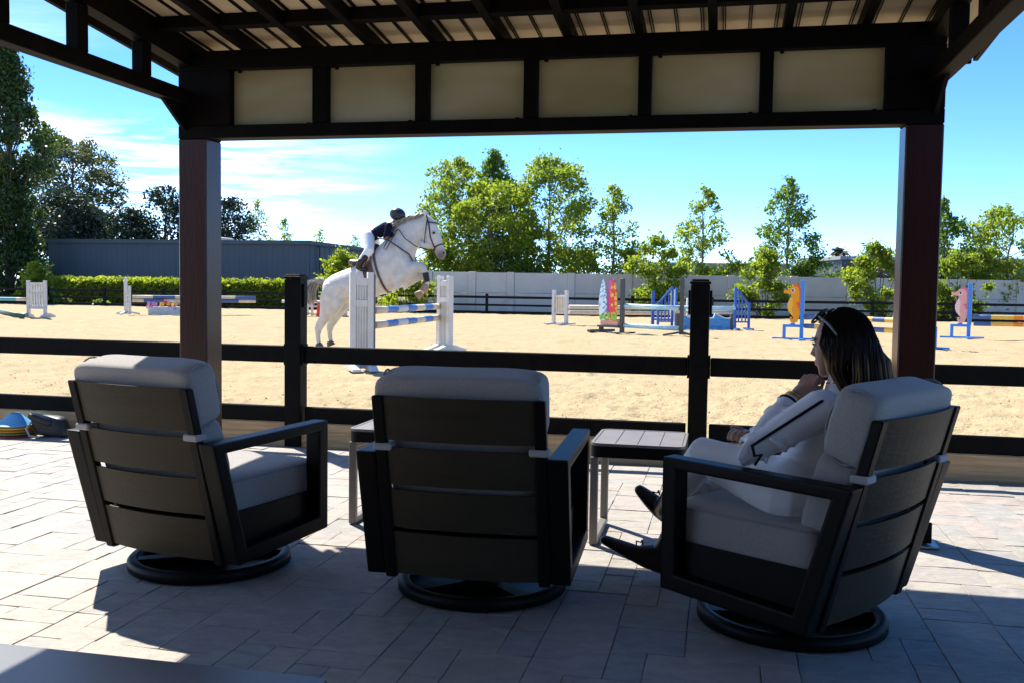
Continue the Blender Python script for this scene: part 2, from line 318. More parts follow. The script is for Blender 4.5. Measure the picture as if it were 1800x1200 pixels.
# ------------------------------------------------------------------ ground, sand, patio
def struct(o): o['kind'] = 'structure'; return o
m = MB(); m.box(-600, 600, -400, 1500, -0.6, -0.06); struct(m.build('ground', M['ground']))
FAR = [(-34, 45.4), (4.5, 36.3), (34, 35.0)]                        # line of the far arena fence
def far_y(x):
    for (x0, y0), (x1, y1) in zip(FAR, FAR[1:]):
        if x <= x1: return y0 + (y1 - y0) * (x - x0) / (x1 - x0)
    return FAR[-1][1]
def sand_sheet():
    nth, nr = 520, 250; th = np.linspace(R(-48), R(48), nth); vs = []; fs = []
    for i in range(nr):
        t = i / (nr - 1)
        for a in th:
            dx_, dy_ = math.sin(a), math.cos(a)
            rn = 6.955 / (dx_ * SA + dy_ * CA)
            # far limit just behind the far fence
            rf = 30.0
            for _ in range(4):
                rf = (far_y(rf * dx_) + 0.45) / dy_
            r = rn * (rf / rn) ** t
            x, y = r * dx_, r * dy_
            k = max(0.0, 1 - (r - 6.5) / 22)
            h = 0.0
            if i > 0:
                h = 0.030 * noise.noise((x * 1.7, y * 1.7, 0)) + 0.020 * noise.noise((x * 5.1, y * 5.1, 3))
                if r < 22: h += (0.024 * noise.noise((x * 11, y * 11, 7)) + 0.018 * noise.noise((x * 27, y * 27, 9))) * (0.35 + 0.65 * k)
            vs.append((x, y, SAND + h - 0.012))
    # hoof prints and drag marks pressed into the near sand
    V = np.array(vs); rg = np.random.default_rng(5); near = np.where(V[:, 1] < 21)[0]; Vn = V[near]
    tracks = [((-6.5, 9.5), (3.5, 8.2)), ((-8, 14.5), (4, 11.5)), ((-5, 13.6), (7, 13.0)), ((-2, 9.0), (6, 11)), ((-6, 11), (2, 16)), ((-3, 8.2), (5.5, 7.2))]
    for (xa, ya), (xb, yb) in tracks:
        L_ = math.hypot(xb - xa, yb - ya); nst = int(L_ / .42)
        for q in range(nst):
            t = (q + rg.random()) / nst; cx_ = xa + (xb - xa) * t + rg.normal(0, .22); cy_ = ya + (yb - ya) * t + rg.normal(0, .22); d2 = (Vn[:, 0] - cx_) ** 2 + (Vn[:, 1] - cy_) ** 2; sel = d2 < .09; dd = np.sqrt(d2[sel])
            Vn[sel, 2] += -.032 * np.exp(-(dd / .065) ** 2) + .016 * np.exp(-((dd - .12) / .04) ** 2)
    uu = Vn[:, 0] * CA - Vn[:, 1] * SA; vv = Vn[:, 0] * SA + Vn[:, 1] * CA
    Vn[:, 2] += np.where(Vn[:, 1] > 7.3, .0035 * np.sin(vv * 38 + 1.5 * np.sin(uu * .6)) * np.clip((uu + vv * .3) % 2.6 - .6, 0, 1), 0)
    V[near] = Vn; V[:nth, 2] = SAND - .012; vs = [tuple(q) for q in V]
    for i in range(nr - 1):
        for j in range(nth - 1):
            b = i * nth + j; fs.append((b, b + 1, b + nth + 1, b + nth))
    me = bpy.data.meshes.new('sand_arena'); me.from_pydata(vs, [], fs); me.materials.append(M['sand']); me.polygons.foreach_set('use_smooth', [True] * len(fs))
    o = bpy.data.objects.new('sand_arena', me); col.objects.link(o); return struct(o)
sand_sheet()
def clods():
    rng = random.Random(4); m = MB()
    for _ in range(3200):
        v = 7.05 + 16 * rng.random() ** 1.9; u = rng.uniform(-0.72 * v - 1.5, 0.42 * v + 1.5); p = W(u, v)
        s = rng.uniform(.004, .011) * (1.7 if rng.random() < .06 else 1)
        z = SAND - .012 + 0.030 * noise.noise((p.x * 1.7, p.y * 1.7, 0)) + 0.020 * noise.noise((p.x * 5.1, p.y * 5.1, 3))
        vs = []
        for k in range(5):
            t = 2 * math.pi * k / 5 + rng.random(); rr = s * rng.uniform(.7, 1.4); vs.append((p.x + rr * math.cos(t), p.y + rr * math.sin(t), z + s * rng.uniform(-.2, .15)))
        vs.append((p.x + s * rng.uniform(-.3, .3), p.y + s * rng.uniform(-.3, .3), z + s * rng.uniform(.7, 1.2)))
        m.add(vs, [(k, (k + 1) % 5, 5) for k in range(5)])
    o = m.build('sand_clods', M['clod']); tag(o, 'loose tan clods of sand scattered over the arena', 'sand', kind='stuff')
clods()
m = MB(); m.prism([(-36, 46.2), (4.6, 36.9), (36, 35.6), (60, 60), (-60, 75)], -.05, .12, 'z'); struct(m.build('planting_bed', M['soil']))
pat = MB(); pat.prism([tuple(W(u, v)[:2]) for u, v in ((-14, -9), (9, -9), (9, 6.84), (-14, 6.84))], -.2, -.005, 'z'); patio = struct(pat.build('patio', M['grout']))
def pavers():
    rng = random.Random(11); C = 0.125; U0, U1, V0, V1 = -8.1, 4.86, -0.6, 6.83
    nu = int((U1 - U0) / C); nv = int((V1 - V0) / C); occ = [[False] * nv for _ in range(nu)]; rects = []
    kinds = [(3, 2), (2, 2), (2, 1), (2, 3), (1, 2), (3, 2), (2, 2)]
    for j in range(nv):
        for i in range(nu):
            if occ[i][j]: continue
            ks = kinds[:]; rng.shuffle(ks); ks += [(1, 1)]
            for (a, b) in ks:
                if i + a > nu or j + b > nv: continue
                if any(occ[x][y] for x in range(i, i + a) for y in range(j, j + b)): continue
                for x in range(i, i + a):
                    for y in range(j, j + b): occ[x][y] = True
                rects.append((U0 + (i + a / 2) * C, V0 + (j + b / 2) * C, a, b)); break
    def shape(a, b, seed):
        g = random.Random(seed); hx, hy = a * C / 2 - .0013, b * C / 2 - .0013; vs = []; pr = []
        n = 16
        for k in range(n):                                      # slightly ragged outline
            t = k / n * 4; s_, q = int(t), t - int(t)
            x, y = [(-1 + 2 * q, -1), (1, -1 + 2 * q), (1 - 2 * q, 1), (-1, 1 - 2 * q)][s_]
            pr.append((x * hx + g.uniform(-.0014, .0006) * (1 if abs(x) == 1 else 0), y * hy + g.uniform(-.0014, .0006) * (1 if abs(y) == 1 else 0)))
        z = [g.uniform(-.0015, .0015) for _ in range(n)]
        vs = [(x, y, -.03) for x, y in pr] + [(x, y, -.003 + z[k]) for k, (x, y) in enumerate(pr)] + [(x * .985, y * .985, z[k]) for k, (x, y) in enumerate(pr)]
        fs = [(k, (k + 1) % n, n + (k + 1) % n, n + k) for k in range(n)] + [(n + k, n + (k + 1) % n, 2 * n + (k + 1) % n, 2 * n + k) for k in range(n)] + [list(range(2 * n, 3 * n))]
        return vs, fs
    lib = {}
    for a, b in set(kinds + [(1, 1)]):
        for s in range(3):
            vs, fs = shape(a, b, hash((a, b, s)) % 9999); me = bpy.data.meshes.new('paver'); me.from_pydata(vs, [], fs); me.materials.append(M['paver']); lib[(a, b, s)] = (me, vs, fs)
    scored = []
    for r in rects:
        p = W(r[0], r[1], 0) - Vector((0, 0, CAM_H)); d = p.dot(fw)
        sx, sy = (900 + FPX * p.dot(rt) / d, 600 - FPX * p.dot(up) / d) if d > .3 else (1e9, 1e9)
        vis = -60 < sx < 1860 and sy < 1240
        scored.append((r[2] * r[3] / (max(d, .3) ** 3) if vis else 0, r))
    scored.sort(key=lambda t: -t[0]); rest = MB()
    for k, (s, (u, v, a, b)) in enumerate(scored):
        me, vs, fs = lib[(a, b, rng.randrange(3))]; tl = Matrix.Rotation(rng.gauss(0, .005), 4, 'X') @ Matrix.Rotation(rng.gauss(0, .005), 4, 'Y')
        Mx = Matrix.Translation(W(u, v, rng.uniform(-.002, .0015))) @ Matrix.Rotation(-A + rng.gauss(0, .004), 4, 'Z') @ tl
        if k < 300 and s > 0:
            o = bpy.data.objects.new('paver', me); col.objects.link(o); o.parent = patio; o.matrix_local = Mx
        else: rest.add([Mx @ Vector(q) for q in vs], fs)
    o = rest.build('distant_pavers', M['paver'], patio); o['kind'] = 'stuff'
pavers()

# timber boards that hold the sand back
for i, (ua, ub) in enumerate(((-13, -7.63), (-7.625, -3.2), (-3.195, -0.15), (-0.145, 2.9), (2.905, 8.6))):
    e = MB(); e.box(-(ub - ua) / 2, (ub - ua) / 2, -.019, .019, -.05, .172)
    o = e.build('timber_board', M['timber'], bevel=.004); c = (ua + ub) / 2; o.location = W(c, 6.905, 0); o.rotation_euler = (0, 0, -A)
    tag(o, ['brown timber edging board beyond the left frame edge', 'brown timber edging board behind the striped marker cones', 'brown timber edging board behind the left and middle chairs', 'brown timber edging board behind the seated woman', 'brown timber edging board right of the right pillar'][i], 'board', 'timber edging boards along the patio')

# ------------------------------------------------------------------ near fence
fence = empty('paddock_fence', W(-.16, 6.93, 0), -A, 'black post and rail fence between the patio and the sand arena', 'fence')
US = [-9.34, -6.28, -3.22, -.16, 2.90, 5.96]
for u in US:
    x = u + .16; p = MB(); p.box(x - .066, x + .066, -.066, .066, -.05, 1.275); po = p.build('post', M['black'], fence, bevel=.012, seg=2)
    c = MB(); c.box(x - .072, x + .072, -.072, .072, 1.2755, 1.298); c.box(x - .06, x + .06, -.06, .06, 1.2985, 1.312); c.build('cap', M['black'], po, bevel=.005)
    for s in (-1, 1):
        b = MB(); b.box(x + s * .0745 - .008, x + s * .0745 + .008, -.03, .03, 1.06, 1.235); b.build('bracket', M['black'], po, bevel=.004)
        b = MB(); b.box(x + s * .073 - .0065, x + s * .073 + .0065, -.05, .05, .62, .78); b.build('rail_bracket', M['black'], po, bevel=.003)
for ua, ub in zip(US, US[1:]):
    for z0, z1 in ((.634, .765), (.173, .297)):
        r = MB(); r.box(ua + .16 + .0805, ub + .16 - .0805, -.02, .02, z0, z1); r.build('rail', M['black'], fence, bevel=.006)

# ------------------------------------------------------------------ far fence
ff = empty('far_fence', (0, far_y(0), SAND), 0, 'low black three rail fence along the far side of the sand', 'fence')
def along(poly, step):
    out = []
    for (x0, y0), (x1, y1) in zip(poly, poly[1:]):
        L = math.hypot(x1 - x0, y1 - y0); n = max(1, round(L / step))
        out += [(x0 + (x1 - x0) * i / n, y0 + (y1 - y0) * i / n) for i in range(n)]
    return out + [poly[-1]]
fp = along(FAR, 2.9); oy = far_y(0)
pm = MB(); pm.box(-.055, .055, -.055, .055, -.05, .74); pm.box(-.062, .062, -.062, .062, .7405, .765)
pmesh = pm.mesh('post', M['farblack'])
for x, y in fp:
    o = bpy.data.objects.new('post', pmesh); col.objects.link(o); o.parent = ff; o.location = (x, y - oy, 0)
for (x0, y0), (x1, y1) in zip(fp, fp[1:]):
    for z0, z1 in ((.585, .68), (.29, .37), (-.02, .10)):
        d = Vector((x1 - x0, y1 - y0, 0)).normalized() * .056
        b = MB(); b.bar((x0 + d.x, y0 - oy + d.y, (z0 + z1) / 2), (x1 - d.x, y1 - oy - d.y, (z0 + z1) / 2), .045, z1 - z0); b.build('rail', M['farblack'], ff)

# ------------------------------------------------------------------ pavilion
pav = empty('pavilion', W(-1.02, 5.115, 0), -A, 'dark brown open pavilion with two front pillars and frosted panels over the opening', 'pavilion')
OU, OV = -1.02, 5.115
def pb(name, boxes, mt, bev=.004, parent=None):
    b = MB()
    for (u0_, u1_, v0, v1, z0, z1) in boxes: b.box(u0_ - OU, u1_ - OU, v0 - OV, v1 - OV, z0, z1)
    return b.build(name, mt, parent or pav, bevel=bev)
RS = .098
def zr(v): return 2.545 + (5.03 - v) * RS if v > 1.2 else 2.545 + (5.03 - 1.2) * RS - (1.2 - v) * RS        # rafter underside
for u0_, u1_ in ((-3.06, -2.885), (.84, 1.015)):
    for v0 in (5.03, -2.5):
        pl = pb('pillar', [(u0_, u1_, v0, v0 + .172, .012, 2.0555)], M['mahogany'], .006)
        uc = (u0_ + u1_) / 2
        for dv in (-.013, .173): pb('base_shoe', [(uc - .10, uc + .10, v0 + dv, v0 + dv + .012, .016, .12)], M['steel'], .003, pl)
        pb('base_plate', [(uc - .11, uc + .13, v0 - .06, v0 + .22, .003, .0115)], M['galv'], .002, pl)
        for su in (-.05, .05):
            bo = MB(); bo.ball((uc + su - OU, v0 - .016 - OV, .06), .010, .008, .010, 8); bo.build('bolt', M['steel'], pl)
# front and rear header: bottom beam, mullions, frosted panels, top beam
for v0 in (5.03, -2.5):
    pb('bottom_beam', [(-3.06, 1.015, v0, v0 + .12, 2.0565, 2.128)], M['steel'])
    pb('top_beam', [(-3.06, 1.015, v0, v0 + .12, 2.438, 2.543)], M['steel'])
mul = []
if True:
    def u_at(px, py): 
        d = fw + rt * ((px - 900) / FPX) - up * ((py - 600) / FPX); t = 5.03 / (d.x * SA + d.y * CA); q = d * t
        return q.x * CA - q.y * SA
    edges = [(313, 403), (548, 574), (729, 752), (920, 944), (1122, 1145), (1336, 1360), (1558, 1655)]
    me_ = [(u_at(a, 160 - i * 7), u_at(b, 160 - i * 7)) for i, (a, b) in enumerate(edges)]
    me_[0] = (-3.06, me_[0][1]); me_[-1] = (me_[-1][0], 1.015)
    for a, b in me_: pb('mullion', [(a, b, 5.032, 5.148, 2.1285, 2.4375)], M['steel'])
    # frosted sheets
    fm = bpy.data.materials.new('frosted_sheet'); fm.use_nodes = True; n = fm.node_tree.nodes; L = fm.node_tree.links; n.clear()
    out = n.new('ShaderNodeOutputMaterial'); d = n.new('ShaderNodeBsdfPrincipled'); d.inputs['Base Color'].default_value = (.30, .285, .215, 1); d.inputs['Roughness'].default_value = .35
    t = n.new('ShaderNodeBsdfTranslucent'); t.inputs[0].default_value = (.68, .63, .48, 1); mx = n.new('ShaderNodeMixShader'); mx.inputs[0].default_value = .62
    tcx = n.new('ShaderNodeTexCoord'); mpp = n.new('ShaderNodeMapping'); mpp.inputs['Scale'].default_value = (.9, 1, 2.6); L.new(tcx.outputs['Object'], mpp.inputs[0]); nz = n.new('ShaderNodeTexNoise'); nz.inputs['Scale'].default_value = 1.5; nz.inputs['Detail'].default_value = 3; L.new(mpp.outputs[0], nz.inputs['Vector'])
    mr_ = n.new('ShaderNodeMapRange'); mr_.inputs['From Min'].default_value = .40; mr_.inputs['From Max'].default_value = .66; L.new(nz.outputs[0], mr_.inputs[0]); cx_ = n.new('ShaderNodeMix'); cx_.data_type = 'RGBA'; cx_.inputs[6].default_value = (.66, .62, .49, 1); cx_.inputs[7].default_value = (.52, .46, .29, 1); L.new(mr_.outputs[0], cx_.inputs[0]); L.new(cx_.outputs[2], t.inputs[0])
    L.new(d.outputs[0], mx.inputs[1]); L.new(t.outputs[0], mx.inputs[2]); L.new(mx.outputs[0], out.inputs[0]); M['frost'] = fm
    for (a, b), (c, d_) in zip(me_, me_[1:]):
        pb('frosted_panel', [(b + .001, c - .001, 5.085, 5.095, 2.1295, 2.4365)], M['frost'], 0)
        pb('clip', [(b + .03, b + .05, 5.075, 5.084, 2.425, 2.436), (c - .05, c - .03, 5.075, 5.084, 2.1295, 2.14)], M['steel'], 0)
# side trusses
for u0_, u1_ in ((-3.06, -2.98), (.935, 1.015)):
    pb('truss_bottom_chord', [(u0_, u1_, -2.32, 5.029, 2.245, 2.325)], M['steel'])
    b = MB()
    for va, vb in ((-2.5, 1.2), (1.2, 5.029)):
        prf = [(va - OV, zr(va) - .085), (vb - OV, zr(vb) - .085), (vb - OV, zr(vb) - .002), (va - OV, zr(va) - .002)]
        b.prism(prf, u0_ - OU, u1_ - OU, 'x')
    b.build('truss_top_chord', M['steel'], pav)
    for vq in [4.62, 4.10, 3.58, 3.06, 2.54, 2.02, 1.5, .98, .46, -.06, -.58, -1.1, -1.62]:
        pb('truss_web', [(u0_ + .005, u1_ - .005, vq - .038, vq + .038, 2.3255, zr(vq) - .089)], M['steel'])
    g = MB(); g.prism([(5.028 - OV, 2.10), (5.028 - OV, 2.244), (4.80 - OV, 2.244)], u0_ + .03 - OU, u1_ - .03 - OU, 'x'); g.build('gusset', M['steel'], pav)
    pb('pillar_head', [(-3.06 if u0_ < 0 else .84, -2.885 if u0_ < 0 else 1.015, 5.1485, 5.202, 2.0565, 2.543)], M['steel'])
# rafters, blocking, deck, roof sheets
RU = [-3.02 + .3665 * i for i in range(12)]
VB, VE = -2.75, 5.66
def slab(u0_, u1_, dz0, dz1, va, vb):
    b = MB(); cuts = [va, 1.2, vb] if va < 1.2 < vb else [va, vb]
    for a, c in zip(cuts, cuts[1:]): b.prism([(a - OV, zr(a) + dz0), (c - OV, zr(c) + dz0), (c - OV, zr(c) + dz1), (a - OV, zr(a) + dz1)], u0_ - OU, u1_ - OU, 'x')
    return b
for u in RU: slab(u - .022, u + .022, 0, .075, VB, VE).build('rafter', M['steel'], pav)
for a, b in zip(RU, RU[1:]):
    for vq in (4.74, 4.05, 3.3, 2.5):
        s_ = slab(a + .0225, b - .0225, .012, .0745, vq - .03, vq + .03); s_.build('blocking', M['steel'], pav)
    dk = slab(a + .0005 - .0, b - .0005, .0755, .090, VB, VE).build('deck_panel', M['deck'], pav)
    k = MB()
    for i in range(3):
        uu = a + .055 + .1285 * i
        for q in (-.006, .006):
            for vv in ((VB, 1.2), (1.2, VE)):
                k.prism([(vv[0] - OV, zr(vv[0]) + .067), (vv[1] - OV, zr(vv[1]) + .067), (vv[1] - OV, zr(vv[1]) + .0752), (vv[0] - OV, zr(vv[0]) + .0752)], uu + q - .0025 - OU, uu + q + .0025 - OU, 'x')
    k.build('rib', M['steel'], dk)
for ua, ub in ((-3.289, RU[0] - .0005), (RU[-1] + .0005, 1.269)): slab(ua, ub, .0755, .090, VB, VE).build('soffit_panel', M['deck'], pav)
slab(-3.29, 1.27, .091, .112, VB - .05, VE + .02).build('roof_sheet', M['roof'], pav)
pb('eave_fascia', [(-3.29, 1.27, VE + .0205, VE + .045, zr(5.68) - .005, zr(5.68) + .115)], M['steel'])
for u0_, u1_ in ((-3.315, -3.291), (1.271, 1.295)): slab(u0_, u1_, -.0, .114, VB, VE).build('gable_fascia', M['steel'], pav)

# ------------------------------------------------------------------ concrete wall
WL = lambda X: 40.0 + (X + 4) * .085
wallo = empty('concrete_wall', (8, WL(8), .12), 0, 'grey precast concrete wall with pilasters behind the far fence', 'wall')
PX = [756, 830, 896, 1001, 1101, 1204, 1283, 1397, 1500, 1605, 1710, 1815, 1920, 2030, 2140]
WX = [(p - 900) / FPX * 41.0 for p in PX]
for x in WX:
    b = MB(); b.box(x - .15 - 8, x + .15 - 8, WL(x) - .13 - WL(8), WL(x) + .13 - WL(8), -.1, 1.685); b.build('pilaster', M['concrete'], wallo, bevel=.01)
for a, b_ in zip(WX, WX[1:]):
    for z0, z1 in ((-.1, .80), (.812, 1.655)):
        b = MB(); b.bar((a + .151 - 8, WL(a) - WL(8), (z0 + z1) / 2), (b_ - .151 - 8, WL(b_) - WL(8), (z0 + z1) / 2), .13, z1 - z0); b.build('panel', M['concrete'], wallo, bevel=.008)

# ------------------------------------------------------------------ blue-grey shed
sh = empty('warehouse', (-10.6, 50.0, .1), R(-9.4), 'long low blue grey corrugated warehouse behind the clipped hedge', 'building')
b = MB(); b.box(-14.7, 0, .0, 12, -.2, 3.17); b.build('wall', M['clad'], sh)
for i in range(49):                                                 # standing ribs, each board its own edge
    x = -14.65 + i * .302
    r_ = MB(); r_.box(x, x + .05, -.008, -.001, -.2, 3.165); r_.build('cladding_rib', M['clad'], sh)
for i in range(15):
    y = .3 + i * .75; r_ = MB(); r_.box(.001, .016, y, y + .09, -.2, 3.165); r_.build('cladding_rib', M['clad'], sh)
b = MB(); b.box(-14.8, .1, -.1, 12.1, 3.171, 3.27); b.build('roof', M['cladlight'], sh)
b = MB(); b.box(-14.82, .12, -.14, -.101, 3.10, 3.30); b.box(.101, .14, -.14, 12.1, 3.10, 3.30); b.build('roof_trim', M['clad'], sh)
b = MB(); b.box(.046, .07, 2.2, 3.2, -.1, 1.95); dr = b.build('door', M['jumpgrey'], sh, bevel=.01)
b = MB(); b.ball((.09, 3.05, .95), .04); b.build('handle', M['galv'], dr)
b = MB(); b.box(.046, .30, 3.4, 3.7, 2.0, 2.25); b.prism([(.046, 2.26), (.34, 2.26), (.046, 2.36)], 3.38, 3.72, 'y'); b.build('wall_lamp', M['jumpgrey'], sh)
b = MB(); b.tube([(.10, 1.5, -.1), (.10, 1.5, 3.05), (.05, 1.5, 3.1)], .045, 8); b.build('downpipe', M['jumpgrey'], sh)
b = MB(); b.box(-7.4, -5.8, 2.2, 4.4, 3.271, 3.44); b.cushion((-6.6, 3.3, 3.44), (.75, 1.0, .16), .5, 16); b.build('skylight', M['stucco'], sh)

# right-hand far buildings
def far_building(name, label, x0, x1, y, d, h, mt, roofm, wins):
    e = empty(name, ((x0 + x1) / 2, y, -.06), 0, label, 'building'); hw = (x1 - x0) / 2
    b = MB(); b.box(-hw, hw, 0, d, 0, h); b.build('wall', mt, e)
    b = MB(); b.box(-hw - .15, hw + .15, -.15, d + .15, h + .001, h + .22); b.build('roof', roofm, e)
    for (wx, wz, ww, wh) in wins:
        f_ = MB(); f_.box(wx - ww / 2 - .08, wx + ww / 2 + .08, -.05, -.001, wz - .08, wz + wh + .08); w_ = f_.build('window', M['cladlight'], e)
        p_ = MB(); p_.box(wx - ww / 2, wx + ww / 2, -.065, -.051, wz, wz + wh); p_.build('pane', M['jumpgrey'], w_)
    return e
far_building('low_building', 'long low grey building under the far palm tree', 21, 34.5, 62, 9, 3.25, M['clad'], M['cladlight'], [(-4, 1.2, 1.4, 1.0), (0, 1.2, 1.4, 1.0), (4, 1.2, 1.4, 1.0)])
far_building('stucco_building', 'small pale flat roofed building between the trees at right', 29.5, 32.6, 66, 6, 4.0, M['stucco'], M['cladlight'], [(0, 1.6, 1.0, 1.1)])
far_building('white_building', 'pale building glimpsed behind the thin sycamore trunks', 10.2, 20.0, 70, 8, 2.9, M['stucco'], M['cladlight'], [(-3, 1.2, 1.2, 1.0), (2, 1.2, 1.2, 1.0)])

# clubhouse that the pavilion stands in front of (behind the camera)
M['siding'] = mat('dark_brown_siding', (.045, .032, .024), .7, .2, c2=(.035, .025, .019), nscale=6)
ch = empty('clubhouse', W(-1.0, -3.4), -A, 'dark brown clubhouse wall behind the pavilion', 'building')
b = MB(); b.box(-8, 8, -6, 0, -.05, 3.3); b.build('wall', M['siding'], ch)
for i in range(16): z = .05 + i * .2; b = MB(); b.prism([(.001, z), (.022, z), (.008, z + .195), (.001, z + .195)], -8, 8, 'x'); b.build('siding_board', M['siding'], ch)
b = MB(); b.prism([(-6.3, 3.301), (.7, 3.301), (.7, 3.40), (-2.8, 4.6), (-6.3, 3.40)], -8.4, 8.4, 'x'); b.build('roof', M['roof'], ch)
for x in (-5.2, -2.2, 4.2):
    b = MB(); b.box(x - .7, x + .7, .023, .06, .9, 2.3); w_ = b.build('window', M['steel'], ch); b = MB(); b.box(x - .62, x + .62, .061, .068, .98, 2.22); b.build('pane', M['lowtable'], w_)
b = MB(); b.box(.6, 1.6, .023, .06, 0, 2.15); d_ = b.build('door', M['mahogany'], ch); b = MB(); b.ball((.72, .09, 1.0), .035); b.build('handle', M['galv'], d_)
# ------------------------------------------------------------------ vegetation
LEAF = {
 'syc': leaf_mat('sycamore_leaf', (.11, .16, .022), (.15, .18, .03), (.50, .60, .045), .55),
 'sycd': leaf_mat('sycamore_leaf_deep', (.06, .11, .02), (.10, .14, .025), (.30, .45, .04), .5),
 'euc': leaf_mat('eucalyptus_leaf', (.022, .062, .028), (.06, .10, .022), (.13, .20, .02), .32),
 'eucg': leaf_mat('eucalyptus_leaf_grey', (.06, .085, .045), (.12, .125, .045), (.20, .22, .06), .38),
 'oak': leaf_mat('oak_leaf_dark', (.018, .040, .028), (.05, .066, .045), (.05, .09, .025), .22),
 'hedge': leaf_mat('hedge_leaf', (.11, .17, .02), (.17, .21, .025), (.55, .62, .03), .55),
 'ivy': leaf_mat('dark_hedge_leaf', (.03, .04, .02), (.06, .05, .03), (.06, .06, .02), .25),
 'palm': leaf_mat('palm_frond', (.09, .09, .06), (.13, .12, .09), (.10, .10, .05), .25),
 'fern': leaf_mat('bright_fern', (.09, .15, .03), (.13, .19, .05), (.34, .44, .06), .45),
}
def leaf_mesh(name, mt, P, size, rng, parent, aspect=.55, droop=0.0):
    n = len(P); P = np.asarray(P, np.float32)
    d = rng.normal(size=(n, 3)).astype(np.float32); d[:, 2] = d[:, 2] * (1 - droop) - droop * 1.5; d /= np.linalg.norm(d, axis=1, keepdims=True)
    e = rng.normal(size=(n, 3)).astype(np.float32); e -= d * np.sum(d * e, 1, keepdims=True); e /= np.linalg.norm(e, axis=1, keepdims=True)
    s = (size * rng.uniform(.6, 1.35, size=(n, 1))).astype(np.float32); nn = np.cross(d, e)
    v = np.empty((n, 4, 3), np.float32); v[:, 0] = P - d * s * .5; v[:, 1] = P + e * s * aspect * .5 + nn * s * .10; v[:, 2] = P + d * s * .5; v[:, 3] = P - e * s * aspect * .5 + nn * s * .10
    me = bpy.data.meshes.new(name); me.vertices.add(4 * n); me.vertices.foreach_set('co', v.ravel())
    me.loops.add(4 * n); me.loops.foreach_set('vertex_index', np.arange(4 * n, dtype=np.int32)); me.polygons.add(n); me.polygons.foreach_set('loop_start', np.arange(0, 4 * n, 4, dtype=np.int32))
    me.update(); me.validate(); me.materials.append(mt); o = bpy.data.objects.new(name, me); col.objects.link(o); o.parent = parent; return o
def blob(rng, c, r, n):
    q = rng.normal(size=(n, 3)); q /= np.linalg.norm(q, axis=1, keepdims=True); q *= rng.uniform(.25, 1, size=(n, 1)) ** .6
    return np.asarray(c) + q * np.asarray(r)
SEED = [100]
def tree(name, label, cx, top, wpx, Y, leaf='syc', base_z=.1, crown0=.22, n_cl=46, per=110, lsize=.165, group=None, prof='cone', cl_r=(.34, .66), trunk_r=.085, droop=0.0, lean=0.0, bark='palebark', gap=0.0):
    SEED[0] += 1; rng = np.random.default_rng(SEED[0]); T = px_at(cx, top, Y); h = T.z - base_z; w = wpx / FPX * Y / 2
    e = empty(name, (T.x, Y, base_z), 0, label, 'tree', group)
    tr = MB(); k = 9; tp = []
    for i in range(k + 1):
        t = i / k; tp.append(Vector((lean * t + .10 * w * noise.noise((t * 3, SEED[0], 0)), .10 * w * noise.noise((t * 3, SEED[0], 5)), h * .97 * t)))
    tr.tube(tp, [max(.012, trunk_r * (1 - .88 * i / k)) for i in range(k + 1)], 8)
    pts = []
    a0 = rng.uniform(0, 6)
    for i in range(n_cl):
        t = crown0 + (1 - crown0) * ((i + rng.random()) / n_cl)
        s = (t - crown0) / (1 - crown0)
        R_ = {'cone': (1 - s) ** .62 * (.55 + .45 * min(1, s / .18)), 'oval': math.sqrt(max(.02, 1 - (2 * s - .9) ** 2 / 1.25)), 'column': (.62 + .30 * math.sin(s * 11 + 1.2) + .18 * math.sin(s * 23 + a0)) * min(1, (1 - s) * 2.2 + .25) * min(1, s / .1 + .5), 'dome': math.sqrt(max(.03, 1 - s * s))}[prof] * w
        a = rng.uniform(0, 2 * math.pi) if i % 3 else i * 2.4; q = R_ * (.35 + .65 * rng.random() ** .5)
        R_ = max(.05, R_)
        c = np.array((q * math.cos(a) + lean * t, q * math.sin(a), h * t - .06 * q))
        if rng.random() < gap: continue
        rr = rng.uniform(*cl_r) * (.55 + .45 * min(1, R_ / (.5 * w))); rad = np.array((rr, rr, rr * .72)) * (.8 if s > .9 else 1)
        pts.append(blob(rng, c, rad, int(per * rng.uniform(.6, 1.4) * (rr / cl_r[1]) ** 1.3)))
        if q > .18 * w:
            j = max(0.0, t - .10 - .16 * q / max(w, .1)); b0 = tp[min(k, int(j * k))].lerp(tp[min(k, int(j * k) + 1)], j * k - int(j * k)); cv = Vector(c)
            mid = b0.lerp(cv, .5) + Vector((0, 0, -.05 * q)); tr.tube([b0, mid, cv], [trunk_r * .32 * (1 - .6 * t), trunk_r * .2 * (1 - .6 * t), .008], 5)
    pa = np.concatenate(pts); st = pa[rng.integers(0, len(pa), len(pa) // 5)] + rng.normal(0, .11 * w ** .5, (len(pa) // 5, 3)); pts = [pa, st]
    tr.build('trunk', M[bark], e, smooth=True)
    leaf_mesh('crown', LEAF[leaf], np.concatenate(pts), lsize, rng, e, droop=droop)
    return e
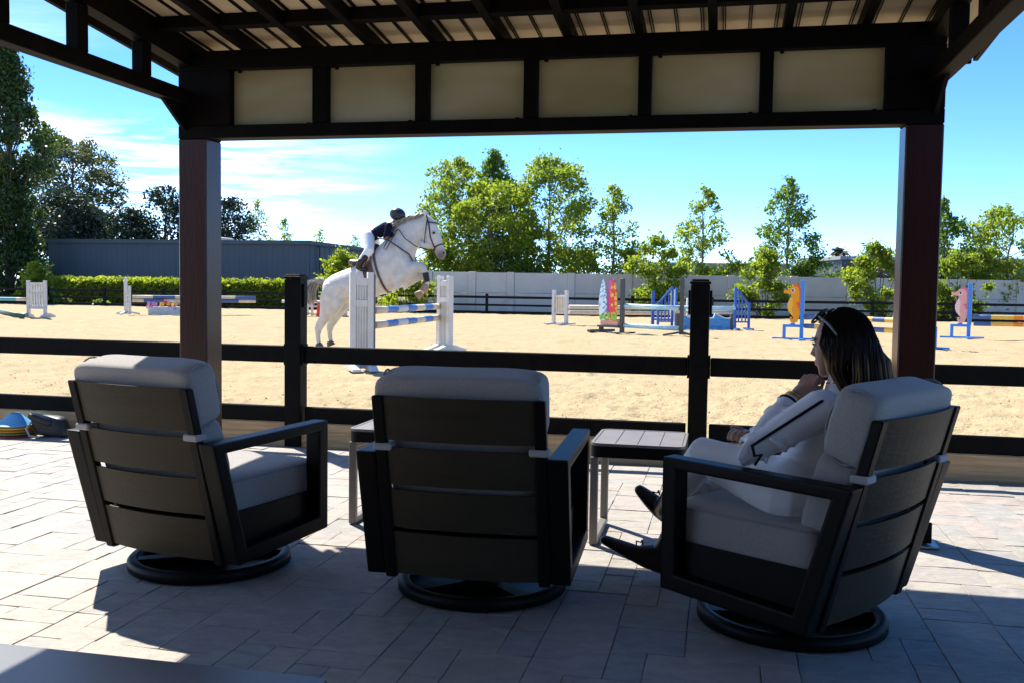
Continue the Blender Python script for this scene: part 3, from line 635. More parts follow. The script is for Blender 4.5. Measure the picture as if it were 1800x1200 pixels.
def bush(name, label, cx, top, bot_z, wpx, Y, leaf='syc', n=2600, lsize=.15, depth=None, group=None, cat='bush', stems=9):
    SEED[0] += 1; rng = np.random.default_rng(SEED[0]); T = px_at(cx, top, Y); w = wpx / FPX * Y / 2; h = T.z - bot_z
    e = empty(name, (T.x, Y, bot_z), 0, label, cat, group); pts = []; k = max(16, int(34 * w)); st = MB(); dp = depth or .6
    for i in range(k):
        a = rng.uniform(0, 2 * math.pi); t = rng.uniform(.04, 1.0) ** .9
        R_ = w * (math.sin(math.pi * min(1, .18 + .80 * t)) ** .8 * (.85 + .3 * rng.random()) + .04) * rng.uniform(.15, 1) ** .5
        c = np.array((R_ * math.cos(a), R_ * math.sin(a) * dp, h * (t - .03))); r = w * rng.uniform(.10, .20) + .07
        q = rng.normal(size=(max(16, int(1.1 * n / k)), 3)) * .55; pts.append(c + q * (r, r, r * .75) + rng.normal(0, .03, 3))
        if i < stems: st.tube([(R_ * .15 * math.cos(a), R_ * .15 * math.sin(a), -.05), tuple(c * np.array((.6, .6, .55))), tuple(c)], [.022, .015, .006], 5)
    pa = np.concatenate(pts); s2 = pa[rng.integers(0, len(pa), len(pa) // 4)] + rng.normal(0, .13 * w, (len(pa) // 4, 3)); s2[:, 2] = np.maximum(s2[:, 2], .03); pa[:, 2] = np.maximum(pa[:, 2], .02)
    st.build('stems', M['bark'], e); leaf_mesh('foliage', LEAF[leaf], np.concatenate([pa, s2]), lsize, rng, e); return e
G1 = 'sycamores behind the concrete wall'
tree('sycamore_tree', 'broad leafy sycamore right behind the horse head, leftmost of the sycamores', 800, 283, 150, 45, 'syc', n_cl=80, group=G1, per=150, prof='oval')
tree('sycamore_tree', 'tallest leafy sycamore, its tip highest above the wall', 868, 266, 120, 46, 'sycd', n_cl=80, group=G1, per=150)
tree('sycamore_tree', 'bright yellow green sycamore in front of the tallest one', 862, 322, 170, 43.2, 'syc', n_cl=95, group=G1, per=150, prof='oval')
tree('sycamore_tree', 'dense rounded sycamore right of the tallest one', 967, 280, 155, 44.4, 'syc', n_cl=100, group=G1, per=160, prof='oval')
tree('sycamore_tree', 'thin airy sycamore above the surfboard jump', 1080, 322, 125, 44, 'syc', n_cl=52, group=G1, per=85, gap=.15, cl_r=(.28, .5))
tree('sycamore_tree', 'sparse sycamore with bare limbs behind the black fence post', 1238, 332, 125, 44, 'syc', n_cl=44, group=G1, per=95, gap=.12, cl_r=(.3, .55), crown0=.3)
tree('sycamore_tree', 'tall open sycamore above the orange seahorse', 1388, 316, 145, 43.6, 'sycd', n_cl=64, group=G1, per=105, gap=.12, crown0=.28, cl_r=(.32, .58))
tree('sycamore_tree', 'sycamore half hidden by the right pillar', 1662, 354, 120, 43.6, 'sycd', n_cl=56, group=G1, per=120)
tree('sycamore_tree', 'rounded bright sycamore at the right edge of the picture', 1778, 368, 145, 43.2, 'syc', n_cl=74, group=G1, per=115, prof='oval', gap=.1, crown0=.3)
G2 = 'leafy shrubs growing at the wall'
bush('wall_shrub', 'sprawling shrub hanging over the wall behind the surfboards', 1155, 415, .12, 105, 38.8, 'syc', 4200, group=G2)
bush('wall_shrub', 'pointed bright shrub in front of the wall left of the orange seahorse', 1346, 440, .12, 92, 38.4, 'syc', 4400, group=G2)
bush('wall_shrub', 'tall shrub in front of the wall left of the right pillar', 1546, 428, .12, 92, 38.6, 'syc', 4200, group=G2)
bush('wall_shrub', 'bright shrub behind the pink seahorse', 1688, 438, .12, 100, 38.8, 'syc', 4400, group=G2)
bush('wall_shrub', 'low shrub under the belly of the jumping horse', 722, 488, .12, 95, 38.2, 'hedge', 3000, group=G2)
bush('wall_shrub', 'rounded shrub behind the saddle beside the warehouse corner', 600, 440, .12, 95, 43, 'hedge', 3200, group=G2)
bush('wall_shrub', 'leafy shrub behind the chest of the jumping horse', 772, 425, .12, 80, 42.2, 'syc', 3000, group=G2)
G3 = 'low hedging plants behind the wall'
for cx, top, wp, lf, lab in ((880, 440, 170, 'sycd', 'dark undergrowth behind the wall under the dense sycamores'), (1010, 435, 150, 'syc', 'undergrowth behind the wall left of the thin airy sycamore'), (1110, 440, 110, 'syc', 'undergrowth behind the wall beside the sprawling shrub'), (1215, 458, 110, 'syc', 'low undergrowth behind the wall at the black fence post'), (1300, 460, 110, 'syc', 'low undergrowth behind the wall left of the tall open sycamore'), (1430, 452, 110, 'sycd', 'dark undergrowth behind the wall right of the tall open sycamore'), (1500, 478, 90, 'hedge', 'lowest undergrowth strip behind the wall left of the right pillar'), (1640, 455, 120, 'sycd', 'undergrowth behind the wall at the right pillar'), (1745, 448, 110, 'syc', 'undergrowth behind the wall right of the pink seahorse')):
    bush('undergrowth', lab, cx, top, .12, wp, 43.0, lf, 3000, group=G3)
bush('ivy_hedge', 'dark ivy hedge along the low grey building', 1520, 463, .0, 150, 58, 'ivy', 3000, .16, cat='hedge')
G4 = 'dark trees behind the warehouse'
tree('oak_tree', 'dark spreading oak left of the left pillar above the warehouse', 290, 333, 120, 76, 'oak', n_cl=62, per=85, lsize=.29, prof='dome', cl_r=(.7, 1.1), trunk_r=.2, group=G4, bark='bark', crown0=.35, gap=.1)
tree('oak_tree', 'dark round oak right of the left pillar', 402, 352, 105, 78, 'oak', n_cl=62, per=90, lsize=.29, prof='dome', cl_r=(.7, 1.1), trunk_r=.2, group=G4, bark='bark', crown0=.3)
tree('oak_tree', 'low dark oak in the middle of the warehouse roof line', 222, 372, 110, 74, 'oak', n_cl=62, per=90, lsize=.29, prof='dome', cl_r=(.7, 1.1), trunk_r=.2, group=G4, bark='bark', crown0=.3)
tree('oak_tree', 'dark oak under the grey eucalyptus', 118, 340, 160, 70, 'oak', n_cl=110, per=120, lsize=.29, prof='dome', cl_r=(.8, 1.2), trunk_r=.25, group=G4, bark='bark', crown0=.2)
tree('eucalyptus_tree', 'broad grey green eucalyptus behind the warehouse', 128, 248, 165, 80, 'eucg', n_cl=120, per=130, lsize=.28, prof='oval', cl_r=(.7, 1.2), trunk_r=.25, bark='bark', droop=.4, crown0=.30, gap=.08)
tree('eucalyptus_tree', 'tall dark weeping eucalyptus at the left edge', 12, 72, 150, 50, 'euc', n_cl=200, per=190, lsize=.22, prof='column', cl_r=(.5, .95), trunk_r=.25, bark='bark', droop=.65, crown0=.04)
tree('slender_tree', 'slender light green tree above the middle of the warehouse', 455, 350, 62, 78, 'syc', n_cl=34, per=50, lsize=.2, cl_r=(.4, .7), group='slim trees behind the warehouse')
tree('slender_tree', 'small light green tree near the warehouse corner', 500, 382, 46, 78, 'syc', n_cl=28, per=50, lsize=.2, cl_r=(.4, .6), group='slim trees behind the warehouse')
tree('slender_tree', 'tiny tree top peeping over the warehouse side', 562, 405, 46, 82, 'syc', n_cl=22, per=45, lsize=.2, cl_r=(.4, .6), group='slim trees behind the warehouse')
tree('slender_tree', 'faint tree tip just behind the rider back', 622, 414, 40, 84, 'syc', n_cl=20, per=45, lsize=.2, cl_r=(.4, .6), group='slim trees behind the warehouse')
bush('garden_shrub', 'light green shrub left of the warehouse end', 58, 466, .1, 62, 44.6, 'hedge', 2600)
# clipped hedge
def hedge():
    rng = np.random.default_rng(7); e = empty('clipped_hedge', (-13.5, 42.9, .1), R(-13.4), 'long clipped bright green hedge in front of the warehouse', 'hedge')
    n = 26000; x = rng.uniform(-9.2, 4.6, n); z = rng.uniform(0, 1, n) ** .7 * 1.15; face = rng.random(n)
    y = np.where(face < .5, -.45 + rng.normal(0, .07, n), rng.uniform(-.45, .45, n)); z = np.where(face >= .5, 1.1 + rng.normal(0, .07, n), z)
    wob = np.array([noise.noise((a * 1.6, 0, 0)) for a in x]); z += .09 * wob * (z > .8)
    leaf_mesh('foliage', LEAF['hedge'], np.stack([x, y, z], 1), .15, rng, e)
    b = MB(); b.cushion((-2.3, 0, .5), (6.85, .34, .52), .15, 30); b.build('inner_twigs', M['soil'], e)
hedge()
for i, (cx, top, wp, lab) in enumerate(((112, 526, 22, 'small bright fern at the far fence near the white slatted standard'), (178, 528, 26, 'small bright fern at the far fence, middle one'), (90, 512, 46, 'pale feathery shrub behind the far fence at left'))):
    bush('fern_plant', lab, cx, top, .12, wp, far_y(px_at(cx, top, 42).x) + .35, 'fern', 500, .16, group='small plants at the far fence', cat='plant')
# far palm
def palm():
    T = px_at(1475, 440, 95); e = empty('palm_tree', (T.x, 95, -.06), 0, 'small distant palm tree over the low grey building', 'tree'); b = MB(); h = T.z - .2
    b.tube([(0, 0, 0), (.15, 0, h * .5), (.05, 0, h)], [.22, .17, .15], 8); b.build('trunk', M['bark'], e, smooth=True); rng = random.Random(3); c = MB()
    for i in range(46):
        a = rng.uniform(0, 6.283); el = rng.uniform(-.5, 1.3); L_ = rng.uniform(.9, 1.35); pts = []
        for s in range(6):
            t = s / 5; pts.append(Vector((.05 + L_ * t * math.cos(a) * math.cos(el), L_ * t * math.sin(a) * math.cos(el), h + L_ * t * math.sin(el) - .55 * t * t)))
        sd = Vector((-math.sin(a), math.cos(a), .3)); vs = []
        for s, p in enumerate(pts): w = .20 * math.sin(math.pi * min(1, (s + .6) / 5.8)); vs += [p - sd * w, p + sd * w]
        c.add(vs, [(2 * s, 2 * s + 1, 2 * s + 3, 2 * s + 2) for s in range(5)])
    c.build('crown', LEAF['palm'], e)
palm()
# ------------------------------------------------------------------ swivel lounge chairs
def back_y(z): return -.274 - .262 * (z - .11)
def make_chair(label, loc, rz):
    e = empty('swivel_chair', loc, -rz, label, 'chair', 'swivel lounge chairs on the patio')
    for s in (-1, 1):
        outer = [(-.42, .62), (.314, .632), (.314, .14), (-.274, .11)]
        inner = [(-.345, .578), (.252, .588), (.252, .20), (-.225, .172)]
        f = MB(); a, b = sorted((s * .406, s * .328)); f.ring(outer, inner, a, b); sf = f.build('side_frame', M['chair'], e, bevel=.010, seg=2)
        p = MB(); a, b = sorted((s * .352, s * .340)); p.prism([(-.262, .1725), (.2515, .2005), (.2515, .315), (-.285, .315)], a, b, 'x'); p.build('side_panel', M['chair'], sf)
        u = MB(); a, b = sorted((s * .327, s * .283)); zt = .838
        u.prism([(back_y(.10) + .028, .10), (back_y(zt) + .028, zt), (back_y(zt) - .012, zt), (back_y(.10) - .012, .10)], a, b, 'x'); uo = u.build('upright', M['chair'], e, bevel=.005)
        k = MB(); a, b = sorted((s * .334, s * .262)); z0, z1 = .628, .655; y = back_y(.64)
        k.prism([(y - .020, z0), (y - .020, z1), (y + .040, z1), (y + .040, z0)], a, b, 'x'); k.build('strap', M['strap'], e, bevel=.005)
    for z0, z1 in ((.668, .838), (.492, .640), (.316, .470), (.118, .296)):
        m_ = MB(); n = 12; vs = []
        for i in range(n + 1):
            t = -1 + 2 * i / n; x = t * .2825; bow = -.030 * (1 - t * t)
            for (dy, z) in ((0, z0), (0, z1), (.014, z1), (.014, z0)): vs.append((x, back_y(z) - .004 + bow + dy, z))
        fs = [(4 * i + j, 4 * i + (j + 1) % 4, 4 * i + 4 + (j + 1) % 4, 4 * i + 4 + j) for i in range(n) for j in range(4)] + [(0, 1, 2, 3), (4 * n + 3, 4 * n + 2, 4 * n + 1, 4 * n)]
        m_.add(vs, fs); m_.build('slat', M['slat'], e)
    s_ = MB(); s_.box(-.3395, .3395, -.255, .285, .175, .285); s_.build('seat_box', M['chair'], e, bevel=.008)
    # cushions
    c = MB(); c.cushion((0, .035, .368), (.335, .315, .085), .22, 40, puff=.02); so = c.build('seat_cushion', M['fabric'], e, smooth=True)
    for zz in (.435, .305):
        t = MB(); t.tube([(x * .328, .035 + y * .308, zz) for x, y in ((-1, -.8), (-.93, -.97), (0, -1), (.93, -.97), (1, -.8), (1, .8), (.93, .97), (0, 1), (-.93, .97), (-1, .8), (-1, -.8))], .005, 6)
        t.build('piping', M['piping'], so, smooth=True)
    rk = Matrix.Rotation(math.atan(.262), 3, 'X')
    c = MB(); c.cushion((0, back_y(.55) + .115, .55), (.30, .088, .155), .35, 34, rot=rk, puff=.04); c.build('lumbar_cushion', M['fabric'], e, smooth=True)
    c = MB(); c.cushion((0, back_y(.80) + .098, .802), (.322, .086, .130), .27, 40, rot=rk, puff=.05); ho = c.build('head_cushion', M['fabric'], e, smooth=True)
    for s in (-1, 1):
        lp = [rk @ Vector((s * .296, .086 * math.cos(a), .128 * math.sin(a))) + Vector((0, back_y(.80) + .098, .802)) for a in np.linspace(0, 6.283, 25)]
        t = MB(); t.tube(lp, .0045, 6); t.build('piping', M['piping'], ho, smooth=True)
    # swivel base
    b = MB(); n = 56; prof = [(.349, .008), (.349, .040), (.338, .052), (.312, .052), (.302, .044), (.302, .008)]; vs = []; fs = []
    for r_, z in prof:
        for j in range(n): a = 2 * math.pi * j / n; vs.append((r_ * math.cos(a), r_ * math.sin(a), z))
    k = len(prof)
    for i in range(k):
        for j in range(n): fs.append((i * n + j, i * n + (j + 1) % n, ((i + 1) % k) * n + (j + 1) % n, ((i + 1) % k) * n + j))
    b.add(vs, fs); bo = b.build('base_ring', M['chair'], e, smooth=True)
    q = MB(); q.lathe([(.3015, .006), (.3015, .016), (.02, .022)], 40); q.build('base_plate', M['chair'], bo)  # dark disc added inside the open ring to stand in for its shade
    for i in range(4):
        a = math.pi / 4 + i * math.pi / 2; q = MB(); q.bar((.075 * math.cos(a), .075 * math.sin(a), .03), (.303 * math.cos(a), .303 * math.sin(a), .03), .06, .03); q.build('spoke', M['chair'], bo)
    q = MB(); q.lathe([(.078, .012), (.078, .10), (.13, .12), (.20, .135), (.20, .174)], 28); q.build('swivel_column', M['chair'], e, smooth=False)
    return e
CH = [((-1.33, 4.251, 0), .451), ((-.11, 3.971, 0), .189), ((1.07, 3.604, 0), -.788)]
make_chair('empty grey cushioned swivel chair turned right, left pillar behind it', *CH[0])
make_chair('empty grey cushioned swivel chair in the middle, seen straight from behind', *CH[1])
make_chair('grey cushioned swivel chair that the woman in white sits in', *CH[2])

# ------------------------------------------------------------------ side tables
def rounded(w, d, r, n=5):
    out = []
    for cx, cy, a0 in ((w - r, d - r, 0), (-w + r, d - r, 90), (-w + r, -d + r, 180), (w - r, -d + r, 270)):
        for i in range(n + 1): a = R(a0 + 90 * i / n); out.append((cx + r * math.cos(a), cy + r * math.sin(a)))
    return out
def side_table(label, u, v, rz):
    e = empty('side_table', W(u, v), -rz, label, 'table', 'low side tables between the chairs')
    b = MB(); b.prism(rounded(.225, .245, .05), .435, .490, 'z'); b.build('apron', M['chair'], e)
    for i in range(4):
        x0 = -.210 + i * .1055; t = MB(); t.box(x0, x0 + .1035, -.228, .228, .4905, .502); t.build('tile', M['tabletop'], e, bevel=.002)
    rim = MB(); o, q = rounded(.225, .245, .05), rounded(.212, .231, .038); n = len(o); vs = []
    for z in (.4903, .5035): vs += [(x, y, z) for x, y in o] + [(x, y, z) for x, y in q]
    fs = []
    for i in range(n):
        j = (i + 1) % n; fs += [(i, j, n + j, n + i), (2 * n + i, 3 * n + i, 3 * n + j, 2 * n + j), (i, 2 * n + i, 2 * n + j, j), (n + i, n + j, 3 * n + j, 3 * n + i)]
    rim.add(vs, fs); rim.build('rim', M['tablemetal'], e)
    for s in (-1, 1):
        a, c = sorted((s * .224, s * .186)); f = MB(); f.ring([(-.235, .4345), (.235, .4345), (.235, .004), (-.235, .004)], [(-.20, .40), (.20, .40), (.20, .036), (-.20, .036)], a, c); f.build('leg_frame', M['tablemetal'], e, bevel=.004)
    return e
side_table('low tiled side table between the left and the middle chair', -1.655, 4.915, A)
side_table('low tiled side table between the middle chair and the woman', -.385, 4.835, A)

# low table in the near left corner
e = empty('low_table', W(-1.80, 1.70), -A, 'dark blue grey flat table top in the near left corner', 'table')
b = MB(); b.prism(rounded(.82, .62, .03), .185, .22, 'z'); b.build('table_top', M['lowtable'], e, bevel=.004)
for sx in (-1, 1):
    for sy in (-1, 1): b = MB(); b.box(sx * .74 - .03, sx * .74 + .03, sy * .54 - .03, sy * .54 + .03, 0.003, .1845); b.build('leg', M['chair'], e, bevel=.004)

# ------------------------------------------------------------------ training markers and bag by the board
p = W(-5.51, 6.66)
cones = [('red', 'redpaint'), ('green', 'fern_c'), ('orange', 'orange'), ('yellow', 'yellow'), ('blue', 'conesky')]
M['fern_c'] = mat('green_cone', (.12, .38, .12), .5, .3); M['conesky'] = mat('pale_blue_cone', (.16, .45, .72), .5, .3)
z = .004
for i, (cn_, mt) in enumerate(cones):
    h = .13 if i == 4 else .13
    b = MB(); b.lathe([(.150, 0), (.150, .006), (.132, .012), (.035, .095), (.030, .095), (.124, .010), (.138, .0)], 28)
    o = b.build('marker_cone', M[mt], smooth=False); o.location = (p.x, p.y, z); z += .021
    tag(o, f'{cn_} marker cone in the low stack by the timber board' if i < 4 else 'pale blue marker cone topping the low stack by the timber board', 'cone', 'stacked marker cones')
def bag():
    p = W(-5.22, 6.70); e = empty('bag', (p.x, p.y, 0), -A + .3, 'small black crumpled bag beside the stacked marker cones', 'bag')
    M['bagcloth'] = mat('black_nylon', (.018, .02, .024), .45, .4, c2=(.03, .032, .036), nscale=12, bump=.3, bscale=18)
    b = MB(); b.cushion((0, 0, .085), (.135, .085, .085), .45, 30, puff=.35); b.build('body', M['bagcloth'], e, smooth=True)
    b = MB(); b.cushion((-.05, -.05, .145), (.10, .055, .03), .5, 22, rot=Matrix.Rotation(.35, 3, 'Y'), puff=.3); b.build('flap', M['bagcloth'], e, smooth=True)
    b = MB(); b.tube([(-.12, -.06, .12), (-.15, -.09, .08), (-.12, -.10, .02), (-.05, -.11, .012)], .009, 6); b.build('strap', M['strap'], e, smooth=True)
bag()

# ------------------------------------------------------------------ jumps
def pole(name, label, a, b, bands, r=.048, group=None, n=12):
    """bands: list of (length share, material key) from a to b"""
    a = Vector(a); b = Vector(b); keys = []
    for _, k in bands:
        if k not in keys: keys.append(k)
    m = MB(); L = (b - a).length; tot = sum(x for x, _ in bands); t = 0
    x0 = Vector((0, 0, 1)); d = (b - a).normalized(); sx = d.cross(x0).normalized(); sy = sx.cross(d)
    def ringv(q, rr=r): return [q + sx * (rr * math.cos(2 * math.pi * i / n)) + sy * (rr * math.sin(2 * math.pi * i / n)) for i in range(n)]
    c = (a + b) / 2; base = 0
    for bi, (w_, k) in enumerate(bands):
        p0 = a + d * (L * t / tot) - c; t += w_; p1 = a + d * (L * t / tot) - c; m.cur = keys.index(k)
        fs = [(i, (i + 1) % n, n + (i + 1) % n, n + i) for i in range(n)]
        if bi == 0: fs.append(list(range(n)))
        if bi == len(bands) - 1: fs.append(list(range(n, 2 * n)))
        m.add(ringv(p0) + ringv(p1), fs)
    me = m.mesh(name, [M[k] for k in keys]); bm = bmesh.new(); bm.from_mesh(me); bmesh.ops.remove_doubles(bm, verts=bm.verts, dist=1e-4); bmesh.ops.recalc_face_normals(bm, faces=bm.faces); bm.to_mesh(me); bm.free()
    me.polygons.foreach_set('use_smooth', [len(p_.vertices) == 4 for p_ in me.polygons])
    o = bpy.data.objects.new(name, me); col.objects.link(o); o.location = c; return tag(o, label, 'pole', group)
def lbox(e, name, mt, *bx, bevel=.004, parent=None):
    b = MB()
    for q in bx: b.box(*q)
    return b.build(name, M[mt], parent or e, bevel=bevel)
# main jump: two white plastic standards, two blue banded poles
S1 = Vector((-1.79, 12.42, SAND)); S2 = Vector((-1.23, 16.15, SAND)); pd = (S2 - S1).normalized()
def slot_standard(label, loc, rz, side):
    e = empty('jump_standard', loc, rz, label, 'jump standard', 'white plastic standards of the main jump')
    w, H = .30, 1.24; x0, x1 = (-w, 0) if side < 0 else (0, w)
    lbox(e, 'stile', 'white', (x0, x0 + .075, -.05, .05, .02, H)); lbox(e, 'stile', 'white', (x1 - .075, x1, -.05, .05, .02, H))
    for z0, z1 in ((.02, .12), (.80, .89), (1.07, 1.165)): lbox(e, 'crossrail', 'white', (x0 + .0755, x1 - .0755, -.045, .045, z0, z1))
    lbox(e, 'back_web', 'white', (x0 + .0757, x1 - .0757, -.026, .026, .1205, .7995), bevel=0); lbox(e, 'back_web', 'white', (x0 + .0757, x1 - .0757, -.026, .026, .8905, 1.0695), bevel=0)
    for i in range(4):
        xx = x0 + .083 + i * .0355
        for z0, z1 in ((.1208, .7992), (.8908, 1.0692)): lbox(e, 'slat', 'white', (xx, xx + .018, -.040, .040, z0, z1))
    xt = 0 if side < 0 else 0; lbox(e, 'track', 'grey', (xt + (.001 if side < 0 else -.028), xt + (.028 if side < 0 else -.001), -.03, .03, .06, 1.2))
    for xx in (x0 + .04, x1 - .04):
        f = MB(); f.prism([(-.36, 0), (.36, 0), (.36, .03), (.08, .11), (-.08, .11), (-.36, .03)], xx - .055, xx + .055, 'x'); f.build('foot', M['white'], e, bevel=.008)
    return e
slot_standard('near white plastic jump standard with slotted panel, covering the horse flank', S1, R(18), -1)
slot_standard('far white plastic jump standard with slotted panel below the horse chin', S2, R(-42), 1)
wb = [(1, 'cream'), (1, 'blue'), (1, 'white'), (1, 'blue'), (1, 'cream'), (1, 'blue'), (1, 'cream')]
for z, lab in ((.905, 'upper white and blue banded pole under the horse'), (.715, 'lower white and blue banded pole under the horse')):
    pole('jump_pole', lab, S1 + pd * .03 + Vector((0, -0.0, z - SAND)) , S2 - pd * .03 + Vector((0, 0, z - SAND - .02)), wb, .050, 'blue banded poles of the main jump')

# far left: white slatted standard, tall white standard, poles, flower box
e = empty('slatted_standard', (-13.57, 27.6, SAND), R(-8), 'white slatted wing standard at the far left of the arena', 'jump standard')
for s in (-1, 1):
    lbox(e, 'post', 'whitewood', (s * .26 - .04, s * .26 + .04, -.04, .04, .02, 1.05))
    f = MB(); f.prism([(-.35, 0), (.35, 0), (.30, .06), (.06, .13), (-.06, .13), (-.30, .06)], s * .26 - .03 - .0, s * .26 + .03, 'x'); f.v = [(x + s * .075, y, z) for x, y, z in f.v]; f.build('foot', M['whitewood'], e)
for z0, z1 in ((.24, .32), (.72, .78), (.93, .99)): lbox(e, 'rail', 'whitewood', (-.2195, .2195, -.025, .025, z0, z1))
for i in range(5): lbox(e, 'slat', 'whitewood', (-.185 + i * .079, -.145 + i * .079, -.02, .02, .3205, .7195), (-.185 + i * .079, -.145 + i * .079, -.02, .02, .7805, .9295), bevel=0)
pole('jump_pole', 'orange and teal banded pole at the left edge', (-17.2, 28.0, .66), (-13.87, 27.62, .66), [(1, 'orange'), (1, 'teal'), (1, 'orange'), (1, 'teal'), (1, 'orange'), (1, 'teal'), (.6, 'cream')], .05)
pole('ground_pole', 'dark green pole lying on the sand at far left', (-17.0, 31.6, SAND + .06), (-13.56, 26.8, SAND + .06), [(1, 'green')], .06)
def tall_standard(label, x, y, h1, h2):
    e = empty('narrow_standard', (x, y, SAND), R(10), label, 'jump standard')
    lbox(e, 'post', 'whitewood', (-.05, .05, -.05, .05, .02, h1)); lbox(e, 'post', 'whitewood', (.13, .21, -.30, -.22, .02, h2))
    for z in (.35, .62): 
        b = MB(); b.bar((.03, -.051, z), (.15, -.219, z), .04, .06); b.build('brace', M['whitewood'], e)
    for a in (20, 140, 260):
        b = MB(); b.bar((.05 * math.cos(R(a)), .05 * math.sin(R(a)), .09), (.42 * math.cos(R(a)), .42 * math.sin(R(a)), .025), .08, .05); b.build('foot', M['whitewood'], e)
    return e
tall_standard('tall narrow white standard left of the flower box', -12.35, 30.9, 1.17, .92)
for z, lab, sh_ in ((.72, 'upper faded blue and white pole left of the left pillar', 0), (.60, 'lower faded blue and white pole left of the left pillar', 1)):
    bd = [(1, 'cream'), (1.1, 'navyblue')] * 3
    pole('jump_pole', lab, (-12.1, 30.8, z), (-8.6, 32.4, z), bd if not sh_ else [(.6, 'cream')] + [(1.1, 'navyblue'), (1, 'cream')] * 3, .052)
e = empty('flower_box', (-10.7, 31.5, SAND), R(24), 'white flower box with pink and red blooms under the faded poles', 'flower box')
lbox(e, 'trough', 'whitewood', (-1.1, 1.1, -.17, .17, .0, .26))
rng = random.Random(8)
M['pinkfl'] = mat('pink_petal', (.75, .25, .42), .6, .2); M['redfl'] = mat('red_petal', (.70, .06, .06), .6, .2); M['purplefl'] = mat('lilac_petal', (.50, .32, .62), .6, .2)
for i in range(46):
    x, y, z = rng.uniform(-1.1, 1.1), rng.uniform(-.26, .16), rng.uniform(.16, .43); b = MB(); r_ = rng.uniform(.045, .075)
    for k in range(5): a = k * 1.2566; b.ball((x + r_ * .6 * math.cos(a), y + rng.uniform(-.02, .02), z + r_ * .6 * math.sin(a)), r_ * .55, r_ * .35, r_ * .55, 6)
    b.build('bloom', M[rng.choice(['pinkfl', 'redfl', 'purplefl', 'orange', 'pinkfl', 'redfl', 'yellow'])], e)
# behind the horse tail
tall_standard('low white standard glimpsed behind the horse tail', -6.75, 31.8, .68, .5)
e = empty('filler_box', (-6.0, 32.4, SAND), 0, 'grey filler box behind the horse tail', 'jump filler'); lbox(e, 'panel', 'whitewood', (-.45, .45, -.15, .15, 0, .32)); lbox(e, 'top_board', 'grey', (-.47, .47, -.17, .17, .321, .35))
e = empty('red_block', (-6.15, 31.2, SAND), 0, 'small red jump block beside the horse hind leg', 'jump block'); b = MB(); b.prism([(-.17, 0), (.17, 0), (.11, .42), (-.11, .42)], -.12, .12, 'y'); b.build('body', M['redpaint'], e, bevel=.02); lbox(e, 'notch_bar', 'redpaint', (-.13, .13, -.05, .05, .4205, .47))
pole('jump_pole', 'white pole behind the horse tail', (-7.6, 31.9, .62), (-5.0, 32.0, .62), [(1, 'white')], .05)

# cream poles and slatted standard in the middle distance
e = empty('slatted_standard', (1.37, 27.8, SAND), R(-38), 'weathered white slatted standard in the middle of the arena', 'jump standard')
for s in (-1, 1):
    lbox(e, 'post', 'whitewood', (s * .22 - .045, s * .22 + .045, -.045, .045, .02, .98)); b = MB(); b.bar((s * .22, -.42, .025), (s * .22, .42, .025), .09, .05); b.build('foot', M['whitewood'], e)
for z in (.30, .78): lbox(e, 'rail', 'whitewood', (-.1745, .1745, -.02, .02, z, z + .06))
for i in range(4): lbox(e, 'slat', 'cream', (-.15 + i * .082, -.10 + i * .082, -.018, .018, .3605, .7795), bevel=0)
for z, lab in ((.66, 'upper cream pole left of the surfboards'), (.50, 'lower cream pole left of the surfboards')): pole('jump_pole', lab, (1.62, 27.7, z), (5.0, 28.3, z), [(1, 'cream')], .055)
tall_standard('white standard behind the blue wing standard', 5.15, 28.35, .8, .6)

# surfboard jump
def flower_mat(name, ground, c1, sc, thr):
    m = bpy.data.materials.new(name); m.use_nodes = True; n = m.node_tree.nodes; L = m.node_tree.links; b = n['Principled BSDF']; b.inputs['Roughness'].default_value = .4
    t = n.new('ShaderNodeTexCoord'); v = n.new('ShaderNodeTexVoronoi'); v.inputs['Scale'].default_value = sc; L.new(t.outputs['Object'], v.inputs['Vector'])
    r = n.new('ShaderNodeMath'); r.operation = 'LESS_THAN'; r.inputs[1].default_value = thr; L.new(v.outputs['Distance'], r.inputs[0])
    mx = n.new('ShaderNodeMix'); mx.data_type = 'RGBA'; mx.inputs[6].default_value = (*ground, 1); mx.inputs[7].default_value = (*c1, 1); L.new(r.outputs[0], mx.inputs[0]); L.new(mx.outputs[2], b.inputs['Base Color']); return m
M['surfwhite'] = flower_mat('white_surfboard_blue_flowers', (.78, .84, .88), (.12, .42, .70), 14, .42); M['surfpink'] = mat('magenta_surfboard', (.72, .10, .40), .4, .4); M['surfred'] = flower_mat('red_surfboard_yellow_flowers', (.78, .05, .03), (.90, .52, .02), 9, .50); M['peach'] = mat('peach_base', (.72, .38, .28), .5, .3); M['leafgreen'] = mat('painted_leaf_green', (.25, .55, .08), .5, .3)
e = empty('surfboard_standard', (2.42, 23.45, SAND), R(-52), 'dark jump standard dressed with three painted surfboards', 'jump standard')
def board(x, y, w, z0, z1, mk):
    pts = []
    for i in range(15): t = i / 14; pts.append((x - w * math.sin(math.pi * min(1, .16 + .84 * t)) ** .75 * (1 if t < 1 else 0), z0 + (z1 - z0) * t))
    for i in range(13, -1, -1): t = i / 14; pts.append((x + w * math.sin(math.pi * min(1, .16 + .84 * t)) ** .75, z0 + (z1 - z0) * t))
    b = MB(); b.prism(pts, y - .014, y + .014, 'y'); return b.build('surfboard', M[mk], e, bevel=.004)
board(-.27, -.06, .135, .28, 1.29, 'surfwhite'); board(-.06, .0, .115, .28, 1.32, 'surfpink'); board(.10, -.06, .13, .28, 1.31, 'surfred')
